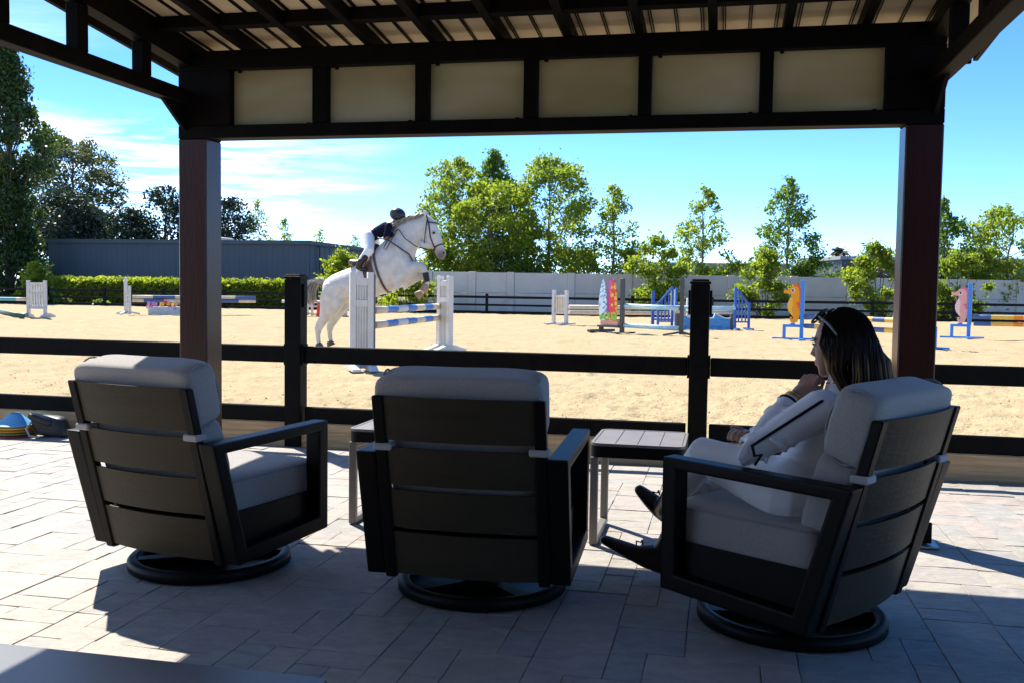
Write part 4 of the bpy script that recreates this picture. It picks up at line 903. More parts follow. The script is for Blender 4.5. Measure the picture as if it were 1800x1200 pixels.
for lx, lz, ra in ((-.30, .38, .5), (-.16, .36, -.4), (-.03, .40, .3), (.12, .38, -.5), (.2, .36, .6)):
    b = MB(); b.ball((lx, -.085, lz), .055, .012, .09, 8, Matrix.Rotation(ra, 3, 'Y')); b.build('painted_leaf', M['leafgreen'], e)
lbox(e, 'base_panel', 'peach', (-.36, .24, -.05, .05, .17, .33)); lbox(e, 'shelf', 'jumpgrey', (-.44, .30, -.09, .09, .12, .169))
lbox(e, 'track_post', 'jumpgrey', (.301, .39, -.045, .045, .02, 1.30))
for i in range(14): b = MB(); b.ball((.345, -.046, .30 + i * .07), .012, .006, .012, 6); b.build('pin_hole', M['black'], e)
lbox(e, 'leg', 'jumpgrey', (-.42, -.33, -.045, .045, .06, .119)); lbox(e, 'foot', 'jumpgrey', (-.43, -.32, -.42, .42, 0, .059)); lbox(e, 'foot', 'jumpgrey', (.29, .40, -.42, .42, 0, .0195))
e = empty('track_standard', (3.88, 22.15, SAND), R(-20), 'plain dark post standard right of the surfboards', 'jump standard'); lbox(e, 'post', 'jumpgrey', (-.045, .045, -.045, .045, .03, 1.32))
for a in (215, 325, 90): b = MB(); b.bar((.046 * math.cos(R(a)), .046 * math.sin(R(a)), .08), (.45 * math.cos(R(a)), .45 * math.sin(R(a)), .022), .07, .04); b.build('foot', M['jumpgrey'], e)
for z, lab in ((.80, 'upper pale aqua pole of the surfboard jump'), (.335, 'lower pale aqua pole of the surfboard jump')): pole('jump_pole', lab, (2.66, 23.2, z), (3.84, 22.2, z - .02), [(1, 'aqua')], .055)

# blue wing jump with wave filler
def wing(label, x, y, rz, flip):
    e = empty('wing_standard', (x, y, SAND), rz, label, 'jump standard', 'royal blue wing standards'); s = -1 if flip else 1
    h = [1.13, .72]; xs = [-.19 * s, .19 * s]
    for xx, hh in zip(xs, h): lbox(e, 'post', 'royal', (xx - .03, xx + .03, -.03, .03, .02, hh)); b = MB(); b.bar((xx, -.38, .02), (xx, .38, .02), .07, .04); b.build('foot', M['royal'], e)
    for i in (1, 2, 3):
        t = i / 4; xx = xs[0] + (xs[1] - xs[0]) * t; lbox(e, 'spindle', 'royal', (xx - .016, xx + .016, -.016, .016, .221, h[0] + (h[1] - h[0]) * t - .05), bevel=0)
    a, b_ = sorted(xs); lbox(e, 'bottom_rail', 'royal', (a + .0305, b_ - .0305, -.025, .025, .18, .22)); b = MB(); b.bar((xs[0] + s * .031, 0, h[0] - .05), (xs[1] - s * .031, 0, h[1] - .02), .05, .05); b.build('top_rail', M['royal'], e); return e
wing('royal blue wing standard behind the surfboard jump poles', 4.08, 25.85, R(4), True)
wing('royal blue wing standard right of the black fence post', 6.22, 26.2, R(4), False)
e = empty('panel_standard', (3.86, 26.6, SAND), R(4), 'blue and white panel standard beside the left royal blue wing', 'jump standard'); lbox(e, 'post', 'royal', (-.04, .04, -.04, .04, .02, 1.0)); lbox(e, 'panel', 'white', (.50, .62, -.03, .03, .16, 1.05)); lbox(e, 'post', 'royal', (.621, .67, -.04, .04, .02, 1.1)); lbox(e, 'brace', 'royal', (.041, .499, -.02, .02, .2, .25)); lbox(e, 'foot', 'royal', (-.3, .7, -.05, .05, 0, .0195))
pole('jump_pole', 'aqua pole of the wave jump', (4.2, 26.0, .72), (6.02, 26.15, .72), [(1, 'aqua')], .05); pole('jump_pole', 'cream pole behind the wave filler', (4.3, 26.35, .60), (6.02, 26.5, .60), [(1, 'cream')], .05)
e = empty('wave_filler', (5.13, 25.8, SAND), R(10), 'blue jump filler board cut like cresting waves', 'jump filler')
M['wave'] = mat('painted_wave_blue', (.035, .19, .50), .45, .35, c2=(.10, .36, .68), nscale=6, stretch=(1, 1, 3)); M['foam'] = mat('painted_foam', (.55, .70, .82), .5, .3)
pts = [(-.72, 0), (.72, 0)]; top = []
for i in range(37):
    t = i / 36; x = .72 - 1.44 * t; ph = (t * 3) % 1; top.append((x, .33 + .12 * (ph ** 2.2) - .02 * math.sin(ph * 6)))
b = MB(); b.prism(pts + top, -.03, .03, 'y'); b.build('board', M['wave'], e); b = MB(); b.tube([(x, -.034, z - .018) for x, z in top], .016, 6); b.build('foam_line', M['foam'], e, smooth=True)
for s in (-1, 1): lbox(e, 'end_post', 'jumpgrey', (s * .76 - .038, s * .76 + .038, -.06, .06, 0, .42))

# seahorse standards
def seahorse(label, x, y, rz, body, belly, crest, k):
    e = empty('seahorse_standard', (x, y, SAND), rz, label, 'jump standard', 'seahorse jump standards')
    lbox(e, 'post', 'skyblue', (-.04, .04, -.045, .045, .04, 1.30)); lbox(e, 'foot', 'skyblue', (-.05, .05, -.45, .45, 0, .0395)); lbox(e, 'foot', 'skyblue', (-.62, .35, .08, .17, .0, .035)); 
    lbox(e, 'rear_leg', 'skyblue', (-.40, -.33, -.035, .035, .036, .27)); lbox(e, 'shelf', 'skyblue', (-.40, -.0405, -.04, .04, .2705, .33))
    lbox(e, 'pin_strip', 'white', (.041, .052, -.03, .03, .3, 1.22)); lbox(e, 'peg', 'skyblue', (-.24, -.14, -.03, .03, .331, .36))
    S = .93; dz = .36; f = lambda P: [(-.045 + q[0] * S, dz + q[1] * S) for q in P]
    outl = [(-.13, .0), (-.05, .03), (-.01, .14), (0, .30), (0, .46), (-.01, .60), (-.01, .76), (-.05, .85), (-.12, .885), (-.20, .86), (-.25, .80), (-.31, .765), (-.355, .785), (-.385, .75), (-.37, .70), (-.30, .695), (-.22, .68), (-.20, .64), (-.24, .56), (-.285, .46), (-.285, .35), (-.25, .26), (-.19, .19), (-.15, .13), (-.155, .09), (-.185, .085), (-.19, .11), (-.17, .125), (-.185, .145), (-.225, .13), (-.23, .07), (-.19, .01)]
    b = MB(); b.prism(f(outl), -.016, .016, 'y'); so = b.build('seahorse_board', M[body], e)
    bel = [(-.21, .62), (-.165, .56), (-.165, .42), (-.175, .30), (-.16, .20), (-.19, .19), (-.25, .26), (-.283, .35), (-.283, .46), (-.238, .56)]
    b = MB(); b.prism(f(bel), -.022, -.0165, 'y'); b.build('belly', M[belly], so)
    cr_ = [(-.16, .872), (-.17, .925), (-.12, .90), (-.09, .945), (-.06, .89), (-.02, .90), (-.01, .83), (.03, .81), (.012, .72), (.03, .64), (.012, .56), (.012, .46), (-.012, .46), (-.02, .76), (-.06, .84)]
    b = MB(); b.prism(f(cr_), -.026, -.0225, 'y'); b.build('crest', M[crest], so)
    fin = [(-.10, .46), (-.03, .50), (.0, .44), (-.01, .36), (-.06, .34), (-.04, .40)]; b = MB(); b.prism(f(fin), -.026, -.0225, 'y'); b.build('fin', M[crest], so)
    ex, ez = f([(-.165, .765)])[0]; b = MB(); b.ball((ex, -.019, ez), .042, .008, .05, 12); ey = b.build('eye', M['white'], so); b = MB(); b.ball((ex - .008, -.027, ez), .022, .006, .030, 10); b.build('pupil', M['jumpgrey'], so)
    for i in range(5): zz = .26 + i * .065; q = f([(-.28 + .01 * abs(i - 2), zz), (-.175, zz + .015)]); b = MB(); b.bar((q[0][0], -.0245, q[0][1]), (q[1][0], -.0245, q[1][1]), .004, .008, (0, 1, 0)); b.build('belly_line', M[crest], so)
    return e
M['seaor'] = mat('seahorse_orange', (.88, .33, .01), .45, .35); M['seaye'] = mat('seahorse_yellow', (.90, .55, .06), .45, .35); M['seared'] = mat('seahorse_red', (.80, .12, .04), .45, .35)
M['seapk'] = mat('seahorse_pink', (.80, .38, .36), .45, .35); M['seapw'] = mat('seahorse_pale_pink', (.85, .66, .62), .45, .35); M['seamg'] = mat('seahorse_magenta', (.66, .16, .30), .45, .35)
seahorse('bright blue jump standard with an orange cut-out seahorse', 6.36, 21.25, R(-16), 'seaor', 'seaye', 'seared', 1)
seahorse('bright blue jump standard with a pink cut-out seahorse', 10.86, 23.0, R(-22), 'seapk', 'seapw', 'seamg', 2)
ob = [(.6, 'navyblue'), (.8, 'yellow'), (.35, 'orange'), (.7, 'skyp'), (.35, 'orange'), (.8, 'yellow'), (.6, 'navyblue'), (.8, 'yellow'), (.35, 'orange'), (.6, 'skyp')]
M['skyp'] = mat('pale_blue_band', (.35, .60, .72), .5, .3)
for z, lab in ((.66, 'upper orange and blue banded pole of the orange seahorse jump'), (.455, 'lower orange and blue banded pole of the orange seahorse jump')): pole('jump_pole', lab, (6.42, 21.2, z), (8.02, 18.85, z), ob, .052)
for z, lab in ((.66, 'upper orange and blue banded pole of the pink seahorse jump'), (.50, 'lower orange and blue banded pole of the pink seahorse jump')): pole('jump_pole', lab, (10.93, 22.9, z), (14.4, 22.0, z), ob, .052)
e = empty('blue_standard', (8.06, 18.75, SAND), R(-20), 'blue jump standard mostly hidden behind the right pillar', 'jump standard'); lbox(e, 'post', 'skyblue', (-.04, .04, -.04, .04, .035, 1.2)); lbox(e, 'foot', 'skyblue', (-.4, .4, -.05, .05, 0, .0345)); lbox(e, 'side_post', 'skyblue', (.12, .17, -.03, .03, .035, .42))
# ------------------------------------------------------------------ horse and rider over the main jump
HC = (S1 + S2) / 2; FD = Vector((pd.y, -pd.x, 0)).normalized(); HRZ = math.atan2(FD.y, FD.x)
def HP(px, py, y=0.0):                                  # spot on the horse's mid plane -> horse frame (x forward, y away, z up)
    d = fw + rt * ((px - 900) / FPX) - up * ((py - 600) / FPX); o = Vector((0, 0, CAM_H)); t = (HC - o).dot(pd) / d.dot(pd); q = o + d * t - HC
    return Vector((q.dot(FD), y, q.z))
def loft(mb, pairs, n=20, y0=0.0, sq=1.0):              # pairs: (top px, bottom px, half width[, y])
    rings = []
    for p in pairs:
        a = HP(*p[0]); b = HP(*p[1]); yy = y0 + (p[3] if len(p) > 3 else 0); rings.append(((a + b) / 2 + Vector((0, yy, 0)), (a - b) / 2, p[2]))
    vs = []; fs = []; k = len(rings)
    for c, v, w in rings:
        for j in range(n): t = 2 * math.pi * j / n; vs.append(c + v * math.cos(t) + Vector((0, w * math.sin(t), 0)))
    for i in range(k - 1):
        for j in range(n): fs.append((i * n + j, i * n + (j + 1) % n, (i + 1) * n + (j + 1) % n, (i + 1) * n + j))
    fs += [list(range(n))[::-1], [(k - 1) * n + j for j in range(n)]]; mb.add(vs, fs)
TOR = [((569, 499), (568, 515), .07), ((573, 493), (574, 527), .17), ((584, 484), (594, 536), .245), ((600, 477), (616, 533), .275), ((622, 469), (636, 528), .285), ((640, 459), (660, 523), .29), ((660, 441), (684, 514), .28), ((680, 419), (708, 505), .255), ((698, 409), (726, 490), .215), ((712, 425), (731, 475), .14), ((722, 440), (733, 462), .07)]
horse = empty('horse', (HC.x, HC.y, HC.z), HRZ, 'white grey horse leaping over the blue banded poles', 'horse')
hb = MB(); loft(hb, TOR, 28)
loft(hb, [((676, 424), (726, 486), .19), ((688, 407), (729, 468), .155), ((702, 395), (731, 447), .12), ((720, 386), (736, 432), .10), ((738, 380), (744, 420), .088), ((750, 379), (751, 414), .078)], 22)
loft(hb, [((748, 377), (741, 416), .07), ((757, 381), (744, 424), .088), ((766, 390), (749, 431), .095), ((771, 403), (754, 435), .088), ((775, 417), (760, 439), .066), ((779, 430), (765, 446), .056), ((783, 440), (768, 452), .058), ((784.5, 446), (772, 456), .052), ((783, 452), (776, 458), .03)], 20)
for s, dxp, dyp in ((-1, 0, 0), (1, 10, -3)):                 # hind legs
    f = lambda P: [((a[0] + dxp * q, a[1] + dyp * q), (b[0] + dxp * q, b[1] + dyp * q), w) for (a, b, w), q in zip(P, (.2, .3, .5, .7, 1, 1, 1, 1, 1))]
    loft(hb, f([((578, 496), (612, 512), .12), ((568, 520), (614, 527), .12), ((568, 541), (606, 543), .095), ((567, 556), (591, 556), .065), ((561, 567), (579, 569), .048), ((558, 577), (571, 580), .040), ((560, 589), (568.5, 590), .029), ((561, 598), (569.5, 600), .034), ((563, 604), (571, 607), .032)]), 16, y0=s * .135)
fl = {-1: [((693, 462), (702, 513), .10), ((715, 459), (714, 497), .085), ((733, 460), (731, 484), .06), ((745, 461), (742, 478), .048), ((753, 467), (746, 480), .046)], 1: [((700, 468), (706, 512), .10), ((718, 474), (717, 503), .08), ((733, 476), (731, 496), .055), ((742, 477), (739, 492), .046), ((748, 483), (741, 492), .044)]}
for s in (-1, 1):
    loft(hb, fl[s], 16, y0=s * .13)
    path = [(749, 472), (752, 484), (755, 496), (753, 503)] if s < 0 else [(744, 486), (744, 499), (742, 510), (737, 515)]
    hb.tube([HP(*q, y=s * .13) for q in path], [.044, .033, .036, .036], 12)
for s in (-1, 1): hb.tube([HP(750, 381, s * .055), HP(748, 374, s * .06), HP(744, 369, s * .062)], [.028, .026, .006], 8)     # ears
hb.tube([HP(744, 430, -.055), HP(754, 432, -.055)], [.05, .05], 10); hb.tube([HP(744, 430, .055), HP(754, 432, .055)], [.05, .05], 10)   # jowls
muz = np.array(HP(777, 452)); mk2 = np.array(HP(775, 440)); hk = [np.array(HP(563, 596)), np.array(HP(573, 593))]; eyep = np.array(HP(764.5, 410))
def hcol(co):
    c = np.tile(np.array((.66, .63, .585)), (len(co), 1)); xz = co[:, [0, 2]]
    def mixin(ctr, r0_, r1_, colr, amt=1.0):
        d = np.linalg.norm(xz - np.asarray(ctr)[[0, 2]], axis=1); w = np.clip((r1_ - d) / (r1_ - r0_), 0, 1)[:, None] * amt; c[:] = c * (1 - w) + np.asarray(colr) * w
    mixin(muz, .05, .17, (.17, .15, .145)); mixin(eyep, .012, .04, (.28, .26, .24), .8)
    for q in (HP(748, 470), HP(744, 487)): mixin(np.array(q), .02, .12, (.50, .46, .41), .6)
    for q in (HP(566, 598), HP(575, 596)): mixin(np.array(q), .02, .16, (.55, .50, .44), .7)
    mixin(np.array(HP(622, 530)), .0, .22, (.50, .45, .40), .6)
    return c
M['coat'] = vcol_mat('grey_horse_coat', .5, .3, .17, 11.0, .1)
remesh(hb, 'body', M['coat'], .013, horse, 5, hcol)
M['hoof'] = mat('tan_hoof', (.42, .29, .19), .5, .3, c2=(.32, .21, .13), nscale=20); M['darkhoof'] = mat('dark_hoof', (.09, .08, .07), .5, .3); M['leather'] = mat('brown_leather', (.07, .030, .018), .4, .45, c2=(.10, .045, .025), nscale=14); M['blackleather'] = mat('black_leather', (.014, .011, .011), .38, .5); M['boot'] = mat('black_tendon_boot', (.015, .015, .017), .5, .4)
M['mane'] = leaf_mat('grey_mane_hair', (.36, .31, .25), (.55, .52, .47), (.3, .27, .22), .15); M['tailhair'] = leaf_mat('grey_tail_hair', (.22, .20, .18), (.52, .50, .48), (.3, .28, .26), .15)
for (a, b, y, mk) in (((565, 602), (568, 611), -.135, 'darkhoof'), ((574, 600), (577, 608), .135, 'darkhoof'), ((754, 500), (748, 512), -.13, 'hoof'), ((738, 514), (729, 521), .13, 'hoof')):
    h = MB(); h.tube([HP(*a, y=y), HP(*b, y=y)], [.045, .066], 14, cap=False); h.build('hoof', M[mk], horse, smooth=False, bevel=.004)
for (a, b, y) in (((751.5, 480), (754.5, 496), -.13), ((744, 496), (743, 508), .13)):
    h = MB(); h.tube([HP(*a, y=y), HP(*b, y=y)], [.047, .044], 14, cap=False); h.build('tendon_boot', M['boot'], horse, bevel=.004)
for s in (-1, 1):
    h = MB(); h.ball(HP(764.8, 410.5, s * .083), .020, .014, .017, 10); h.build('eye', M['blackleather'], horse, smooth=True)
    h = MB(); h.ball(HP(781.5, 444.5, s * .048), .011, .012, .016, 8); h.build('nostril', M['blackleather'], horse, smooth=True)
rng = random.Random(21)
def strands(name, mt, gen, n, parent, sides=4):
    m_ = MB()
    for _ in range(n): pts, r_ = gen(); m_.tube(pts, r_, sides, cap=False)
    return m_.build(name, mt, parent, smooth=True)
crest = [(750, 378), (742, 379), (733, 381), (724, 384), (714, 388), (705, 393), (697, 400), (690, 407)]
def mane_gen():
    t = rng.random() * (len(crest) - 1.01); i = int(t); q = t - i; px = crest[i][0] * (1 - q) + crest[i + 1][0] * q; py = crest[i][1] * (1 - q) + crest[i + 1][1] * q
    L_ = rng.uniform(7, 15); k = rng.uniform(-.7, .5); yy = rng.uniform(-.05, .03)
    p = [HP(px, py + 3, yy * .4), HP(px - L_ * .35, py - 2.5 + k, yy), HP(px - L_ * .75, py + 1 + k * 3, yy * 1.6 - .01), HP(px - L_, py + 6 + k * 4, yy * 2 - .03)]
    return p, [.012, .011, .008, .002]
strands('mane', M['mane'], mane_gen, 150, horse)
def tail_gen():
    a = rng.gauss(0, 1); b = rng.gauss(0, 1); dy = rng.gauss(0, .035)
    p = [HP(572 + b * .6, 500 + a * 1.5, dy * .5), HP(562 + b * 1.5, 494.5 + a * 1.8, dy), HP(552 + a * 2.2 + b, 497 - a * .8 + b * 1.5, dy * 1.5), HP(545 + a * 3.6, 508 + b * 2, dy * 1.8), HP(543 + a * 4.4, 520 + b * 3, dy * 2), HP(544 + a * 5.0 + b, 530 + b * 4, dy * 2.2)]
    return p, [.012, .014, .014, .012, .009, .002]
strands('tail', M['tailhair'], tail_gen, 230, horse)
# tack
def strap(name, pts, r_, mk, parent=horse):
    s_ = MB(); s_.tube(pts, r_, 6); return s_.build(name, M[mk], parent, smooth=True)
for s in (-1, 1):
    strap('cheekpiece', [HP(752, 380, s * .074), HP(757, 400, s * .098), HP(759, 418, s * .096), HP(763, 430, s * .075), HP(766, 437, s * .066)], .010, 'blackleather')
    strap('browband', [HP(754, 391, s * .092), HP(761, 392, s * .088), HP(768, 393, s * .045), HP(769.5, 394, 0)], .009, 'blackleather')
    strap('noseband', [HP(780.5, 430, 0), HP(776, 430, s * .052), HP(768, 434, s * .066), HP(764, 440, s * .06), HP(762.5, 446, 0)], .010, 'blackleather')
    strap('throat_lash', [HP(753, 388, s * .088), HP(750, 412, s * .104), HP(749, 428, s * .098), HP(744, 426, s * .05), HP(743, 425, 0)], .007, 'blackleather')
    strap('rein', [HP(766, 440, s * .07), HP(752, 440, s * .12), HP(735, 434, s * .15), HP(716, 420, s * .155), HP(705, 404, s * .13), HP(698, 408, s * .10)], .007, 'blackleather')
    strap('breast_strap', [HP(672, 420, s * .22), HP(690, 424, s * .245), HP(708, 436, s * .225), HP(724, 448, s * .165), HP(730, 462, s * .09), HP(733, 466, 0)], .011, 'leather')
    strap('neck_strap', [HP(694, 402, s * .10), HP(688, 424, s * .21), HP(683, 438, s * .262), HP(687, 441, s * .268), HP(695, 425, s * .235), HP(703, 405, s * .15)], .008, 'leather')
strap('martingale', [HP(733, 466, 0), HP(732, 455, -.07), HP(742, 448, -.06), HP(757, 440, -.04), HP(764, 442, -.03)], .007, 'blackleather')
def band(name, i, q, w, sc, mk, parent, j0=0, j1=None, n=28):        # strap lying on the barrel
    P = []
    for k, off in ((0, -w), (1, w)):
        t = i + q + off; a_, b_ = TOR[int(t)], TOR[int(t) + 1]; e_ = t - int(t)
        L2 = lambda u_, v_: (u_[0] * (1 - e_) + v_[0] * e_, u_[1] * (1 - e_) + v_[1] * e_)
        tp_, bt = HP(*L2(a_[0], b_[0])), HP(*L2(a_[1], b_[1])); hw_ = a_[2] * (1 - e_) + b_[2] * e_; P.append(((tp_ + bt) / 2, (tp_ - bt) / 2 * sc, hw_ * sc))
    j1 = n if j1 is None else j1; m_ = MB(); vs = []; steps = range(j0, j1 + 1)
    for c, v, hw_ in P:
        for th in (1.0, 1.025):
            for j in steps: t = 2 * math.pi * j / n; vs.append(c + v * th * math.cos(t) + Vector((0, hw_ * th * math.sin(t), 0)))
    k = len(list(steps)); fs = []
    for j in range(k - 1): fs += [(j, j + 1, 2 * k + j + 1, 2 * k + j), (k + j, 3 * k + j, 3 * k + j + 1, k + j + 1), (j, k + j, k + j + 1, j + 1), (2 * k + j, 2 * k + j + 1, 3 * k + j + 1, 3 * k + j)]
    fs += [(0, 2 * k, 3 * k, k), (k - 1, 2 * k - 1, 4 * k - 1, 3 * k - 1)]
    m_.add(vs, fs); return m_.build(name, M[mk], parent, smooth=False)
band('girth', 6, .02, .07, 1.025, 'leather', horse)
M['padwhite'] = mat('white_saddle_pad', (.66, .62, .62), .85, .15, bump=.2, bscale=120)
band('saddle_pad', 5, .12, .62, 1.02, 'padwhite', horse, -8, 8)
band('saddle_flap', 5, .42, .36, 1.055, 'leather', horse, -8, 8)
sd = MB(); sd.tube([HP(621, 462), HP(631, 462), HP(643, 456), HP(654, 445), HP(662, 435)], [(.17, .055), (.16, .045), (.13, .035), (.12, .04), (.07, .05)], 14, lat=(0, 1, 0)); sd.build('saddle', M['leather'], horse, smooth=True)

# rider
rider = empty('person', (HC.x, HC.y, HC.z + HP(652, 440).z), HRZ, 'small rider in navy jacket and black helmet crouched over the horse neck', 'person')
RZ0 = Vector((0, 0, HP(652, 440).z))
def RP(px, py, y=0.0): return HP(px, py, y) - RZ0
M['skin'] = mat('skin', (.42, .23, .16), .5, .35, c2=(.38, .20, .14), nscale=20)
M['navy'] = mat('navy_jacket', (.010, .012, .030), .9, .04, c2=(.014, .016, .036), nscale=30, bump=.3, bscale=20); M['breech'] = mat('white_breeches', (.88, .87, .88), .75, .2, c2=(.82, .82, .83), nscale=8, bump=.15, bscale=25)
M['helmet'] = mat('black_helmet', (.020, .022, .030), .35, .5)
bd = MB(); bd.tube([RP(652, 414), RP(664, 408), RP(680, 400), RP(689, 396)], [(.10, .08), (.09, .075), (.12, .08), (.09, .06)], 14, lat=(0, 1, 0))
bd.tube([RP(689, 396), RP(697, 388)], [.04, .038], 10)
bd.ball(RP(701, 381), .082, .07, .095, 16, Matrix.Rotation(.3, 3, 'Y')); bd.tube([RP(704, 386), RP(707, 390)], [.05, .03], 10); bd.tube([RP(709, 381), RP(711, 383.5)], [.014, .012], 8)
for s in (-1, 1):
    bd.tube([RP(687, 399, s * .115), RP(684, 421, s * .19), RP(697, 412, s * .12)], [.04, .034, .025], 10)
    bd.tube([RP(652, 416, s * .09), RP(658, 443, s * .26), RP(644, 462, s * .30), RP(642, 468, s * .30)], [.075, .055, .042, .036], 12)
    for k in range(4): bd.tube([RP(697, 411, s * .11), RP(699.5 + .3 * k, 410 + 1.6 * k, s * (.105 - .01 * k)), RP(697.5, 412 + 1.5 * k, s * (.075 - .006 * k))], [.013, .011, .010], 6)
    bd.tube([RP(696, 410, s * .10), RP(699, 408, s * .085)], [.012, .010], 6)
remesh(bd, 'body', M['skin'], .009, rider, 3)
j = MB(); j.tube([RP(647, 413), RP(655, 415), RP(665, 409), RP(680, 401), RP(690, 396)], [(.115, .045), (.125, .085), (.108, .09), (.14, .095), (.07, .06)], 16, lat=(0, 1, 0))
for s in (-1, 1): j.tube([RP(687, 399, s * .11), RP(684, 421, s * .19), RP(694, 413.5, s * .135)], [.056, .046, .034], 12)
remesh(j, 'jacket', M['navy'], .011, rider, 3)
b = MB()
for s in (-1, 1): b.tube([RP(650, 417, s * .08), RP(658, 443, s * .265), RP(647, 458, s * .30)], [.098, .072, .054], 14)
remesh(b, 'breeches', M['breech'], .011, rider, 3)
for s in (-1, 1):
    b = MB(); b.tube([RP(652, 453, s * .30), RP(644, 463, s * .305), RP(641, 470, s * .305)], [.052, .05, .042], 12); b.tube([RP(640, 471, s * .305), RP(647, 474.5, s * .31), RP(653, 474, s * .315)], [.036, .036, .028], 10); remesh(b, 'boot', M['blackleather'], .009, rider, 2)
    b = MB(); b.tube([RP(660, 446, s * .285), RP(652, 466, s * .31), RP(649, 478, s * .31)], .008, 6); st = b.build('stirrup_leather', M['leather'], rider, smooth=True)
hm = MB(); vs = []; rot = Matrix.Rotation(.25, 3, 'Y')
hm.ball(RP(699, 377.5), .122, .10, .098, 20, rot); hm2 = []
o = hm.build('helmet', M['helmet'], rider, smooth=True)
b = MB(); b.ball(RP(706, 381.5), .075, .085, .012, 14, Matrix.Rotation(.42, 3, 'Y')); b.build('brim', M['helmet'], o, smooth=True)
b = MB(); b.tube([RP(694, 381, -.082), RP(700, 391, -.075), RP(704, 392, 0), RP(700, 391, .075), RP(694, 381, .082)], .008, 6); b.build('chin_strap', M['blackleather'], o, smooth=True)

# ------------------------------------------------------------------ seated woman
wl, wr = CH[2]; woman = empty('person', (wl[0], wl[1], 0), -wr, 'woman in white jacket and breeches seated with chin on hand watching the horse', 'person')
HCW = Vector((.055, -.135, 1.045)); hy = Matrix.Rotation(R(6), 3, 'Z') @ Matrix.Rotation(R(-4), 3, 'X')
def HD(x, y, z): return HCW + hy @ Vector((x, y, z))
LS, LE, LW = Vector((-.125, -.165, .835)), Vector((-.335, .005, .672)), Vector((-.098, -.042, .862))
RS_, RE, RW = Vector((.215, -.165, .835)), Vector((.225, .05, .67)), Vector((-.085, .125, .702))
LH, LK, LA = Vector((-.155, -.06, .525)), Vector((-.135, .315, .605)), Vector((.025, .60, .32))
RH, RK, RA = Vector((.06, -.06, .525)), Vector((.105, .44, .475)), Vector((.045, .625, .115))
bw = MB()
bw.tube([(-.045, -.075, .50), (-.02, -.085, .60), (.035, -.13, .72), (.045, -.16, .82), (.048, -.165, .865)], [(.15, .095), (.125, .085), (.145, .095), (.15, .08), (.07, .055)], 18, lat=(1, 0, 0))
bw.tube([(.048, -.165, .86), (.052, -.15, .97)], [.052, .050], 12)
bw.ball(HD(0, -.006, .025), .076, .094, .098, 20, hy); bw.tube([HD(0, .040, .0), HD(0, .046, -.05), HD(0, .060, -.092)], [(.063, .047), (.054, .042), (.028, .022)], 14, lat=(1, 0, 0))
bw.tube([HD(0, .084, .016), HD(0, .098, -.014), HD(0, .104, -.022), HD(0, .092, -.030)], [.008, .0095, .011, .009], 8)               # nose
bw.tube([HD(-.018, .086, -.052), HD(0, .092, -.052), HD(.018, .086, -.052)], [.005, .0065, .005], 8); bw.tube([HD(-.015, .085, -.062), HD(0, .090, -.063), HD(.015, .085, -.062)], [.006, .008, .006], 8)
for s in (-1, 1):
    bw.tube([HD(s * .04, .075, .028), HD(s * .018, .084, .026)], [.010, .009], 8)                       # brow
    bw.tube([HD(s * .076, -.012, .02), HD(s * .080, -.018, -.005), HD(s * .074, -.008, -.022)], [.014, .013, .009], 8)   # ear
bw.tube([LS, LS.lerp(LE, .5), LE, LE.lerp(LW, .5), LW], [.05, .044, .037, .034, .025], 12); bw.tube([RS_, RS_.lerp(RE, .5), RE, RE.lerp(RW, .5), RW], [.05, .044, .037, .034, .025], 12)
bw.tube([LH, LH.lerp(LK, .5), LK, LK.lerp(LA, .4), LA], [.088, .075, .056, .052, .036], 14); bw.tube([RH, RH.lerp(RK, .5), RK, RK.lerp(RA, .4), RA], [.088, .075, .056, .052, .036], 14)
# left hand curled under the chin
dH = Vector((.80, -.25, .54)).normalized(); sp = Vector((.25, .95, .05)); sp = (sp - dH * sp.dot(dH)).normalized(); nH = dH.cross(sp)
if nH.z < 0: nH = -nH
pk = LW + dH * .085; bw.tube([LW - dH * .01, LW.lerp(pk, .5), pk], [(.025, .02), (.037, .017), (.041, .015)], 12, lat=sp)
for ln, of in ((.040, -.031), (.046, -.010), (.043, .011), (.034, .031)):
    b0 = pk + sp * of - dH * .012 + nH * .004; b1 = b0 + dH * ln + nH * .010; b2 = b1 + dH * (ln * .35) - nH * .024; b3 = b2 - dH * .016 - nH * .012; bw.tube([b0, b1, b2, b3], [.0105, .0098, .0088, .0078], 8)
bw.tube([LW + dH * .02 - sp * .028, LW + dH * .065 - sp * .046 - nH * .01, LW + dH * .10 - sp * .036 - nH * .022], [.013, .011, .009], 8)
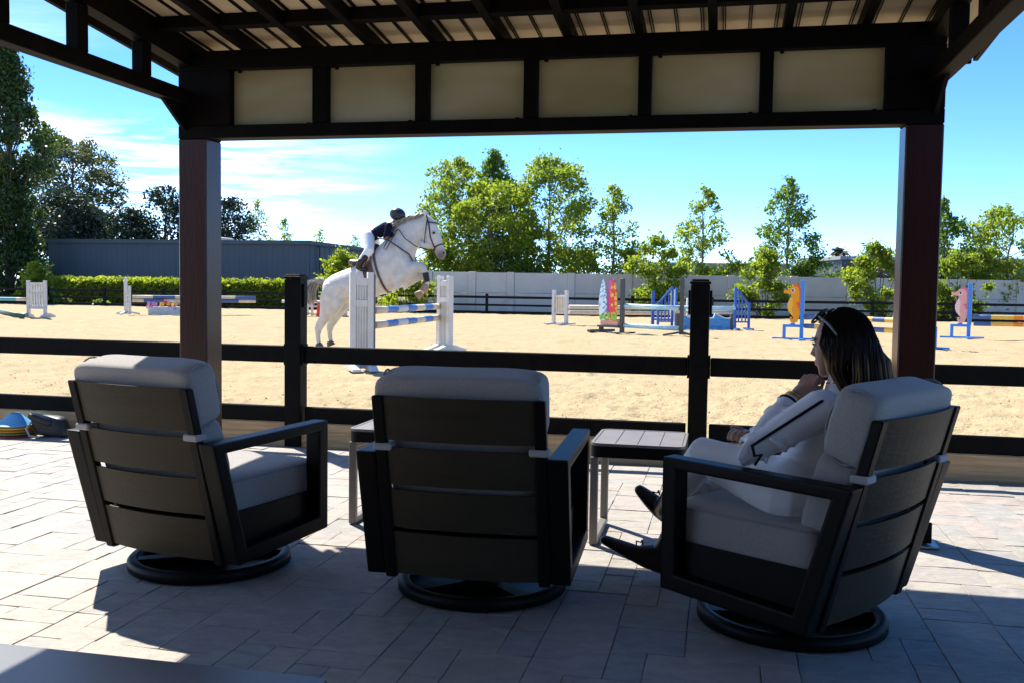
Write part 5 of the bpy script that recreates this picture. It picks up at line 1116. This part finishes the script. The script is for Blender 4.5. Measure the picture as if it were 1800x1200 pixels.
# right hand resting around the left elbow
pk = RW + Vector((-.060, .0, .008)); bw.tube([RW, pk], [(.03, .02), (.038, .016)], 10, lat=(0, 1, 0))
for k, (ln, of) in enumerate(((.045, .030), (.052, .010), (.048, -.010), (.036, -.029))):
    b0 = pk + Vector((-.01, of, .002)); b1 = b0 + Vector((-.034, 0, .012)); b2 = b1 + Vector((-ln * .6, -.004, -.010)); b3 = b2 + Vector((-.014, -.004, -.018)); bw.tube([b0, b1, b2, b3], [.0105, .0095, .0085, .0075], 8)
bw.tube([RW + Vector((-.02, .03, .01)), RW + Vector((-.05, .052, .026)), RW + Vector((-.078, .05, .030))], [.012, .0105, .0085], 8)
remesh(bw, 'body', M['skin'], .0055, woman, 2)
for s in (-1, 1):
    b = MB(); b.ball(HD(s * .032, .078, .006), .012, .008, .009, 10, hy); eo = b.build('eye', M['breech'], woman, smooth=True); b = MB(); b.tube([HD(s * .018, .088, .010), HD(s * .032, .090, .013), HD(s * .048, .080, .009)], .0028, 6); b.build('eyelash', M['blackleather'], eo, smooth=True)
    b = MB(); b.tube([HD(s * .016, .091, .030), HD(s * .034, .088, .034), HD(s * .052, .072, .028)], [.003, .0035, .002], 6); b.build('eyebrow', M['blackleather'], woman, smooth=True)
M['jacketw'] = mat('white_knit_jacket', (.88, .88, .89), .85, .15, c2=(.82, .82, .84), nscale=10, bump=.35, bscale=14); M['stripe'] = mat('black_piping', (.012, .012, .015), .7, .2)
M['jacketg'] = mat('pale_grey_sleeve', (.42, .43, .46), .85, .15, bump=.3, bscale=16)
jk = MB(); jk.tube([(-.055, -.055, .465), (-.045, -.07, .53), (-.02, -.085, .61), (.035, -.13, .72), (.045, -.155, .80), (.047, -.162, .855), (.05, -.16, .91)], [(.195, .135), (.182, .128), (.150, .110), (.168, .116), (.178, .105), (.095, .072), (.066, .064)], 22, lat=(1, 0, 0))
jk.tube([LS, LS.lerp(LE, .5), LE, LE.lerp(LW, .5), LE.lerp(LW, .88)], [.070, .060, .050, .046, .038], 14); jk.tube([RS_, RS_.lerp(RE, .5), RE, RE.lerp(RW, .5), RE.lerp(RW, .9)], [.070, .060, .050, .046, .038], 14)
rs_ = random.Random(5)
for (a, b_, r_) in ((LS, LE, .060), (LE, LW, .046), (RS_, RE, .06)):          # soft sleeve folds
    for k in range(5):
        t = .15 + .17 * k; c = a.lerp(b_, t); d = (b_ - a).normalized(); x = d.orthogonal().normalized(); y = d.cross(x); an = rs_.uniform(0, 6.28)
        pts = [c + (x * math.cos(an + q) + y * math.sin(an + q)) * (r_ * (1.03 - .06 * t)) + d * (q - .8) * .02 for q in np.linspace(0, 1.7, 6)]; jk.tube(pts, .008, 6)
for k in range(6):
    z = .52 + k * .045; an0 = rs_.uniform(2.2, 4.0); pts = [Vector((.01 + .165 * math.cos(an0 + q), -.09 + .118 * math.sin(an0 + q), z + .02 * q)) for q in np.linspace(0, 1.4, 7)]; jk.tube(pts, .010, 6)
jo = remesh(jk, 'jacket', M['jacketw'], .0075, woman, 3)
def surf(a, b_, t, r_, out): 
    d = (b_ - a).normalized(); o_ = Vector(out); o_ = (o_ - d * o_.dot(d)).normalized(); return a.lerp(b_, t) + o_ * r_
outv = (-.55, -.80, .10)
def ribbon(name, pts, r_, mk, parent):
    s_ = MB(); s_.tube(pts, r_, 6); return s_.build(name, M[mk], parent, smooth=True)
ribbon('sleeve_stripe', [surf(LS, LE, t, r_, (-.45, -.60, .65)) for t, r_ in ((.02, .070), (.25, .066), (.5, .061), (.75, .056), (.93, .051))] , .0055, 'stripe', jo)
ribbon('sleeve_stripe', [surf(LS, LE, .93, .051, (-.45, -.60, .65)), surf(LS, LE, .97, .052, (-.2, -.9, .2)), surf(LE, LW, .06, .050, (-.3, -.9, -.3)), surf(LS, LE, 1.0, .052, (-.5, -.5, -.7))], .0055, 'stripe', jo)
ribbon('cuff_stripe', [surf(LE, LW, .55, .045, (-.1, -1, .2)), surf(LE, LW, .72, .043, (-.1, -1, .2)), surf(LE, LW, .87, .040, (-.1, -1, .2))], .0055, 'stripe', jo)
def hoop(name, c, d, r_, w, mk, parent, n=18):
    d = Vector(d).normalized(); x = d.orthogonal().normalized(); y = d.cross(x); s_ = MB(); s_.tube([Vector(c) + (x * math.cos(t) + y * math.sin(t)) * r_ for t in np.linspace(0, 6.283, n)], w, 6); return s_.build(name, M[mk], parent, smooth=True)
dW = LW - LE; hoop('cuff_trim', LE.lerp(LW, .885), dW, .037, .0055, 'stripe', jo); M['gold'] = mat('gold_bracelet', (.75, .48, .16), .3, .5, metal=.9)
hoop('bracelet', LE.lerp(LW, .95), dW, .031, .004, 'gold', woman); hoop('bracelet', LE.lerp(LW, .985), dW, .030, .003, 'gold', woman)
hoop('collar_trim', (.05, -.16, .915), (0, .1, 1), .062, .004, 'stripe', jo)
br = MB(); br.tube([LH, LH.lerp(LK, .5), LK, LK.lerp(LA, .45), LK.lerp(LA, .62)], [.112, .094, .072, .062, .055], 16); br.tube([RH, RH.lerp(RK, .5), RK, RK.lerp(RA, .45), RK.lerp(RA, .62)], [.112, .094, .072, .062, .055], 16); br.tube([(-.14, -.07, .545), (.05, -.07, .54)], [.115, .115], 16)
remesh(br, 'breeches', M['breech'], .0085, woman, 4)
for nm, kn, an, toe in (('l', LK, LA, Vector((-.0, .725, .385))), ('r', RK, RA, Vector((-.045, .875, .145)))):
    b = MB(); b.tube([kn.lerp(an, .58), kn.lerp(an, .8), an], [.060, .055, .048], 14); d = (toe - an); hl = an - Vector((0, .035, .055)) if nm == 'r' else an + Vector((.03, -.01, -.05))
    b.tube([hl, hl.lerp(toe, .35) , hl.lerp(toe, .7), toe], [(.036, .036), (.042, .042), (.043, .030), (.030, .020)], 14, lat=(1, 0, 0)); b.tube([an, hl.lerp(toe, .5)], [.046, .036], 12)
    bo = remesh(b, 'boot', M['blackleather'], .0075, woman, 3)
    lc = MB(); c0 = hl.lerp(toe, .42) + Vector((0, 0, .048)); lc.tube([c0 + Vector((-.02, -.02, .012)), c0 + Vector((.0, .0, .022)), c0 + Vector((.02, .02, .006)), c0 + Vector((0, .03, .012)), c0 + Vector((-.02, .015, .004))], .0035, 6); lc.build('laces', M['stripe'], bo, smooth=True)
# hair
def hair_mat():
    m = bpy.data.materials.new('brown_highlighted_hair'); m.use_nodes = True; n = m.node_tree.nodes; L = m.node_tree.links; b = n['Principled BSDF']; b.inputs['Roughness'].default_value = .5; b.inputs['Specular IOR Level'].default_value = .12
    g = n.new('ShaderNodeNewGeometry'); r = n.new('ShaderNodeValToRGB'); e = r.color_ramp.elements; e[0].position = .0; e[0].color = (.010, .006, .004, 1); e[1].position = .97; e[1].color = (.50, .31, .13, 1); q = e.new(.40); q.color = (.024, .014, .008, 1); q = e.new(.62); q.color = (.13, .072, .030, 1)
    t = n.new('ShaderNodeTexCoord'); sx = n.new('ShaderNodeSeparateXYZ'); L.new(t.outputs['Object'], sx.inputs[0]); mr = n.new('ShaderNodeMapRange'); mr.interpolation_type = 'SMOOTHSTEP'; mr.inputs['From Min'].default_value = 1.08; mr.inputs['From Max'].default_value = .97; L.new(sx.outputs['Z'], mr.inputs[0])
    mu = n.new('ShaderNodeMath'); mu.operation = 'MULTIPLY'; L.new(g.outputs['Random Per Island'], mu.inputs[0]); L.new(mr.outputs[0], mu.inputs[1])
    L.new(mu.outputs[0], r.inputs[0]); L.new(r.outputs[0], b.inputs['Base Color']); return m
M['hair'] = hair_mat()
hr = MB(); rg = random.Random(77)
for i in range(900):
    az = rg.uniform(-118, 118); el = rg.uniform(-5, 88); a, l = R(az), R(el)          # 0 = back of head, negative = her left
    dv = Vector((math.sin(a) * math.cos(l), -math.cos(a) * math.cos(l), math.sin(l)))
    root = HD(dv.x * .079, -.012 + dv.y * .098, .028 + dv.z * .103)
    side = Vector((math.sin(a), -math.cos(a), 0)); g = rg.uniform(.0, 1.0)
    p1 = HD(side.x * (.084 + .012 * g), -.015 + side.y * (.105 + .014 * g), .0 + .02 * rg.random())
    top = HD(dv.x * .087, -.014 + dv.y * .107, .03 + dv.z * .110)
    if az < -58:                                             # locks at her left side, falling between shoulder and cushion
        f_ = min(1, (-58 - az) / 60); xx = -.052 - .026 * f_ + rg.gauss(0, .010); y0_ = -.055 + .045 * f_ + rg.gauss(0, .008)
        p2 = HCW + Vector((xx, y0_, -.085)); p3 = HCW + Vector((xx + .012, y0_ * .5 - .075, -.20)); p4 = HCW + Vector((xx + .022, -.12, -.30 - .09 * rg.random())); pts = [root, top, p1, p2, p3, p4]
    else:                                                    # the mass that falls down her back onto the head cushion
        f_ = (az + 58) / 176; bow = math.sin(math.pi * min(1, f_ * 1.05)); g2 = rg.random()
        xx = -.075 + .225 * f_ + rg.gauss(0, .010); yy = -.085 - .055 * bow - .025 * g2
        p2 = HCW + Vector((xx * .92, yy, -.045)); p3 = HCW + Vector((xx * 1.06, yy - .010, -.10 - .01 * g2)); p4 = HCW + Vector((xx * 1.10, yy - .020 * g2, -.135 - .03 * rg.random())); pts = [root, top, p1, p2, p3, p4]
    k = rg.uniform(.75, 1.25); hr.tube(pts, [.003 * k, .0052 * k, .0058 * k, .0055 * k, .0045 * k, .0015], 5, cap=False)
ho = hr.build('hair', M['hair'], woman, smooth=True)
cap_ = MB(); cap_.ball(HD(0, -.022, .032), .081, .094, .101, 20, hy); cap_.tube([HD(0, -.07, .0), HCW + Vector((.03, -.10, -.05)), HCW + Vector((.04, -.11, -.13))], [(.072, .05), (.095, .04), (.11, .035)], 14, lat=(1, 0, 0)); M['hairbase'] = mat('dark_hair_base', (.007, .005, .0045), .5, .3); cap_.build('under_hair', M['hairbase'], woman, smooth=True)
# sunglasses pushed up on the hair
sg = empty('sunglasses', wl, -wr, 'dark sunglasses pushed up on the woman hair', 'sunglasses'); M['lens'] = mat('dark_lens', (.012, .011, .013), .15, .6); M['glassgrey'] = mat('grey_temple_arm', (.22, .23, .25), .35, .5)
fr = MB(); 
for s in (-1, 1): fr.tube([HD(s * .036 + .028 * math.cos(t), .052 - .028 * (math.sin(t) - .2), .112 + .024 * math.sin(t)) for t in np.linspace(0, 6.283, 18)], .0045, 6)
fr.tube([HD(-.01, .05, .118), HD(0, .048, .122), HD(.01, .05, .118)], .0045, 6); fo = fr.build('frame', M['lens'], sg, smooth=True)
for s in (-1, 1):
    b = MB(); b.ball(HD(s * .036, .052, .112), .026, .010, .024, 12, hy @ Matrix.Rotation(.8, 3, 'X')); b.build('lens', M['lens'], fo, smooth=True)
    b = MB(); b.tube([HD(s * .064, .048, .110), HD(s * .083, .010, .085), HD(s * .088, -.022, .045), HD(s * .087, -.03, .025)], .0048, 6); b.build('temple_arm', M['glassgrey'], fo, smooth=True)
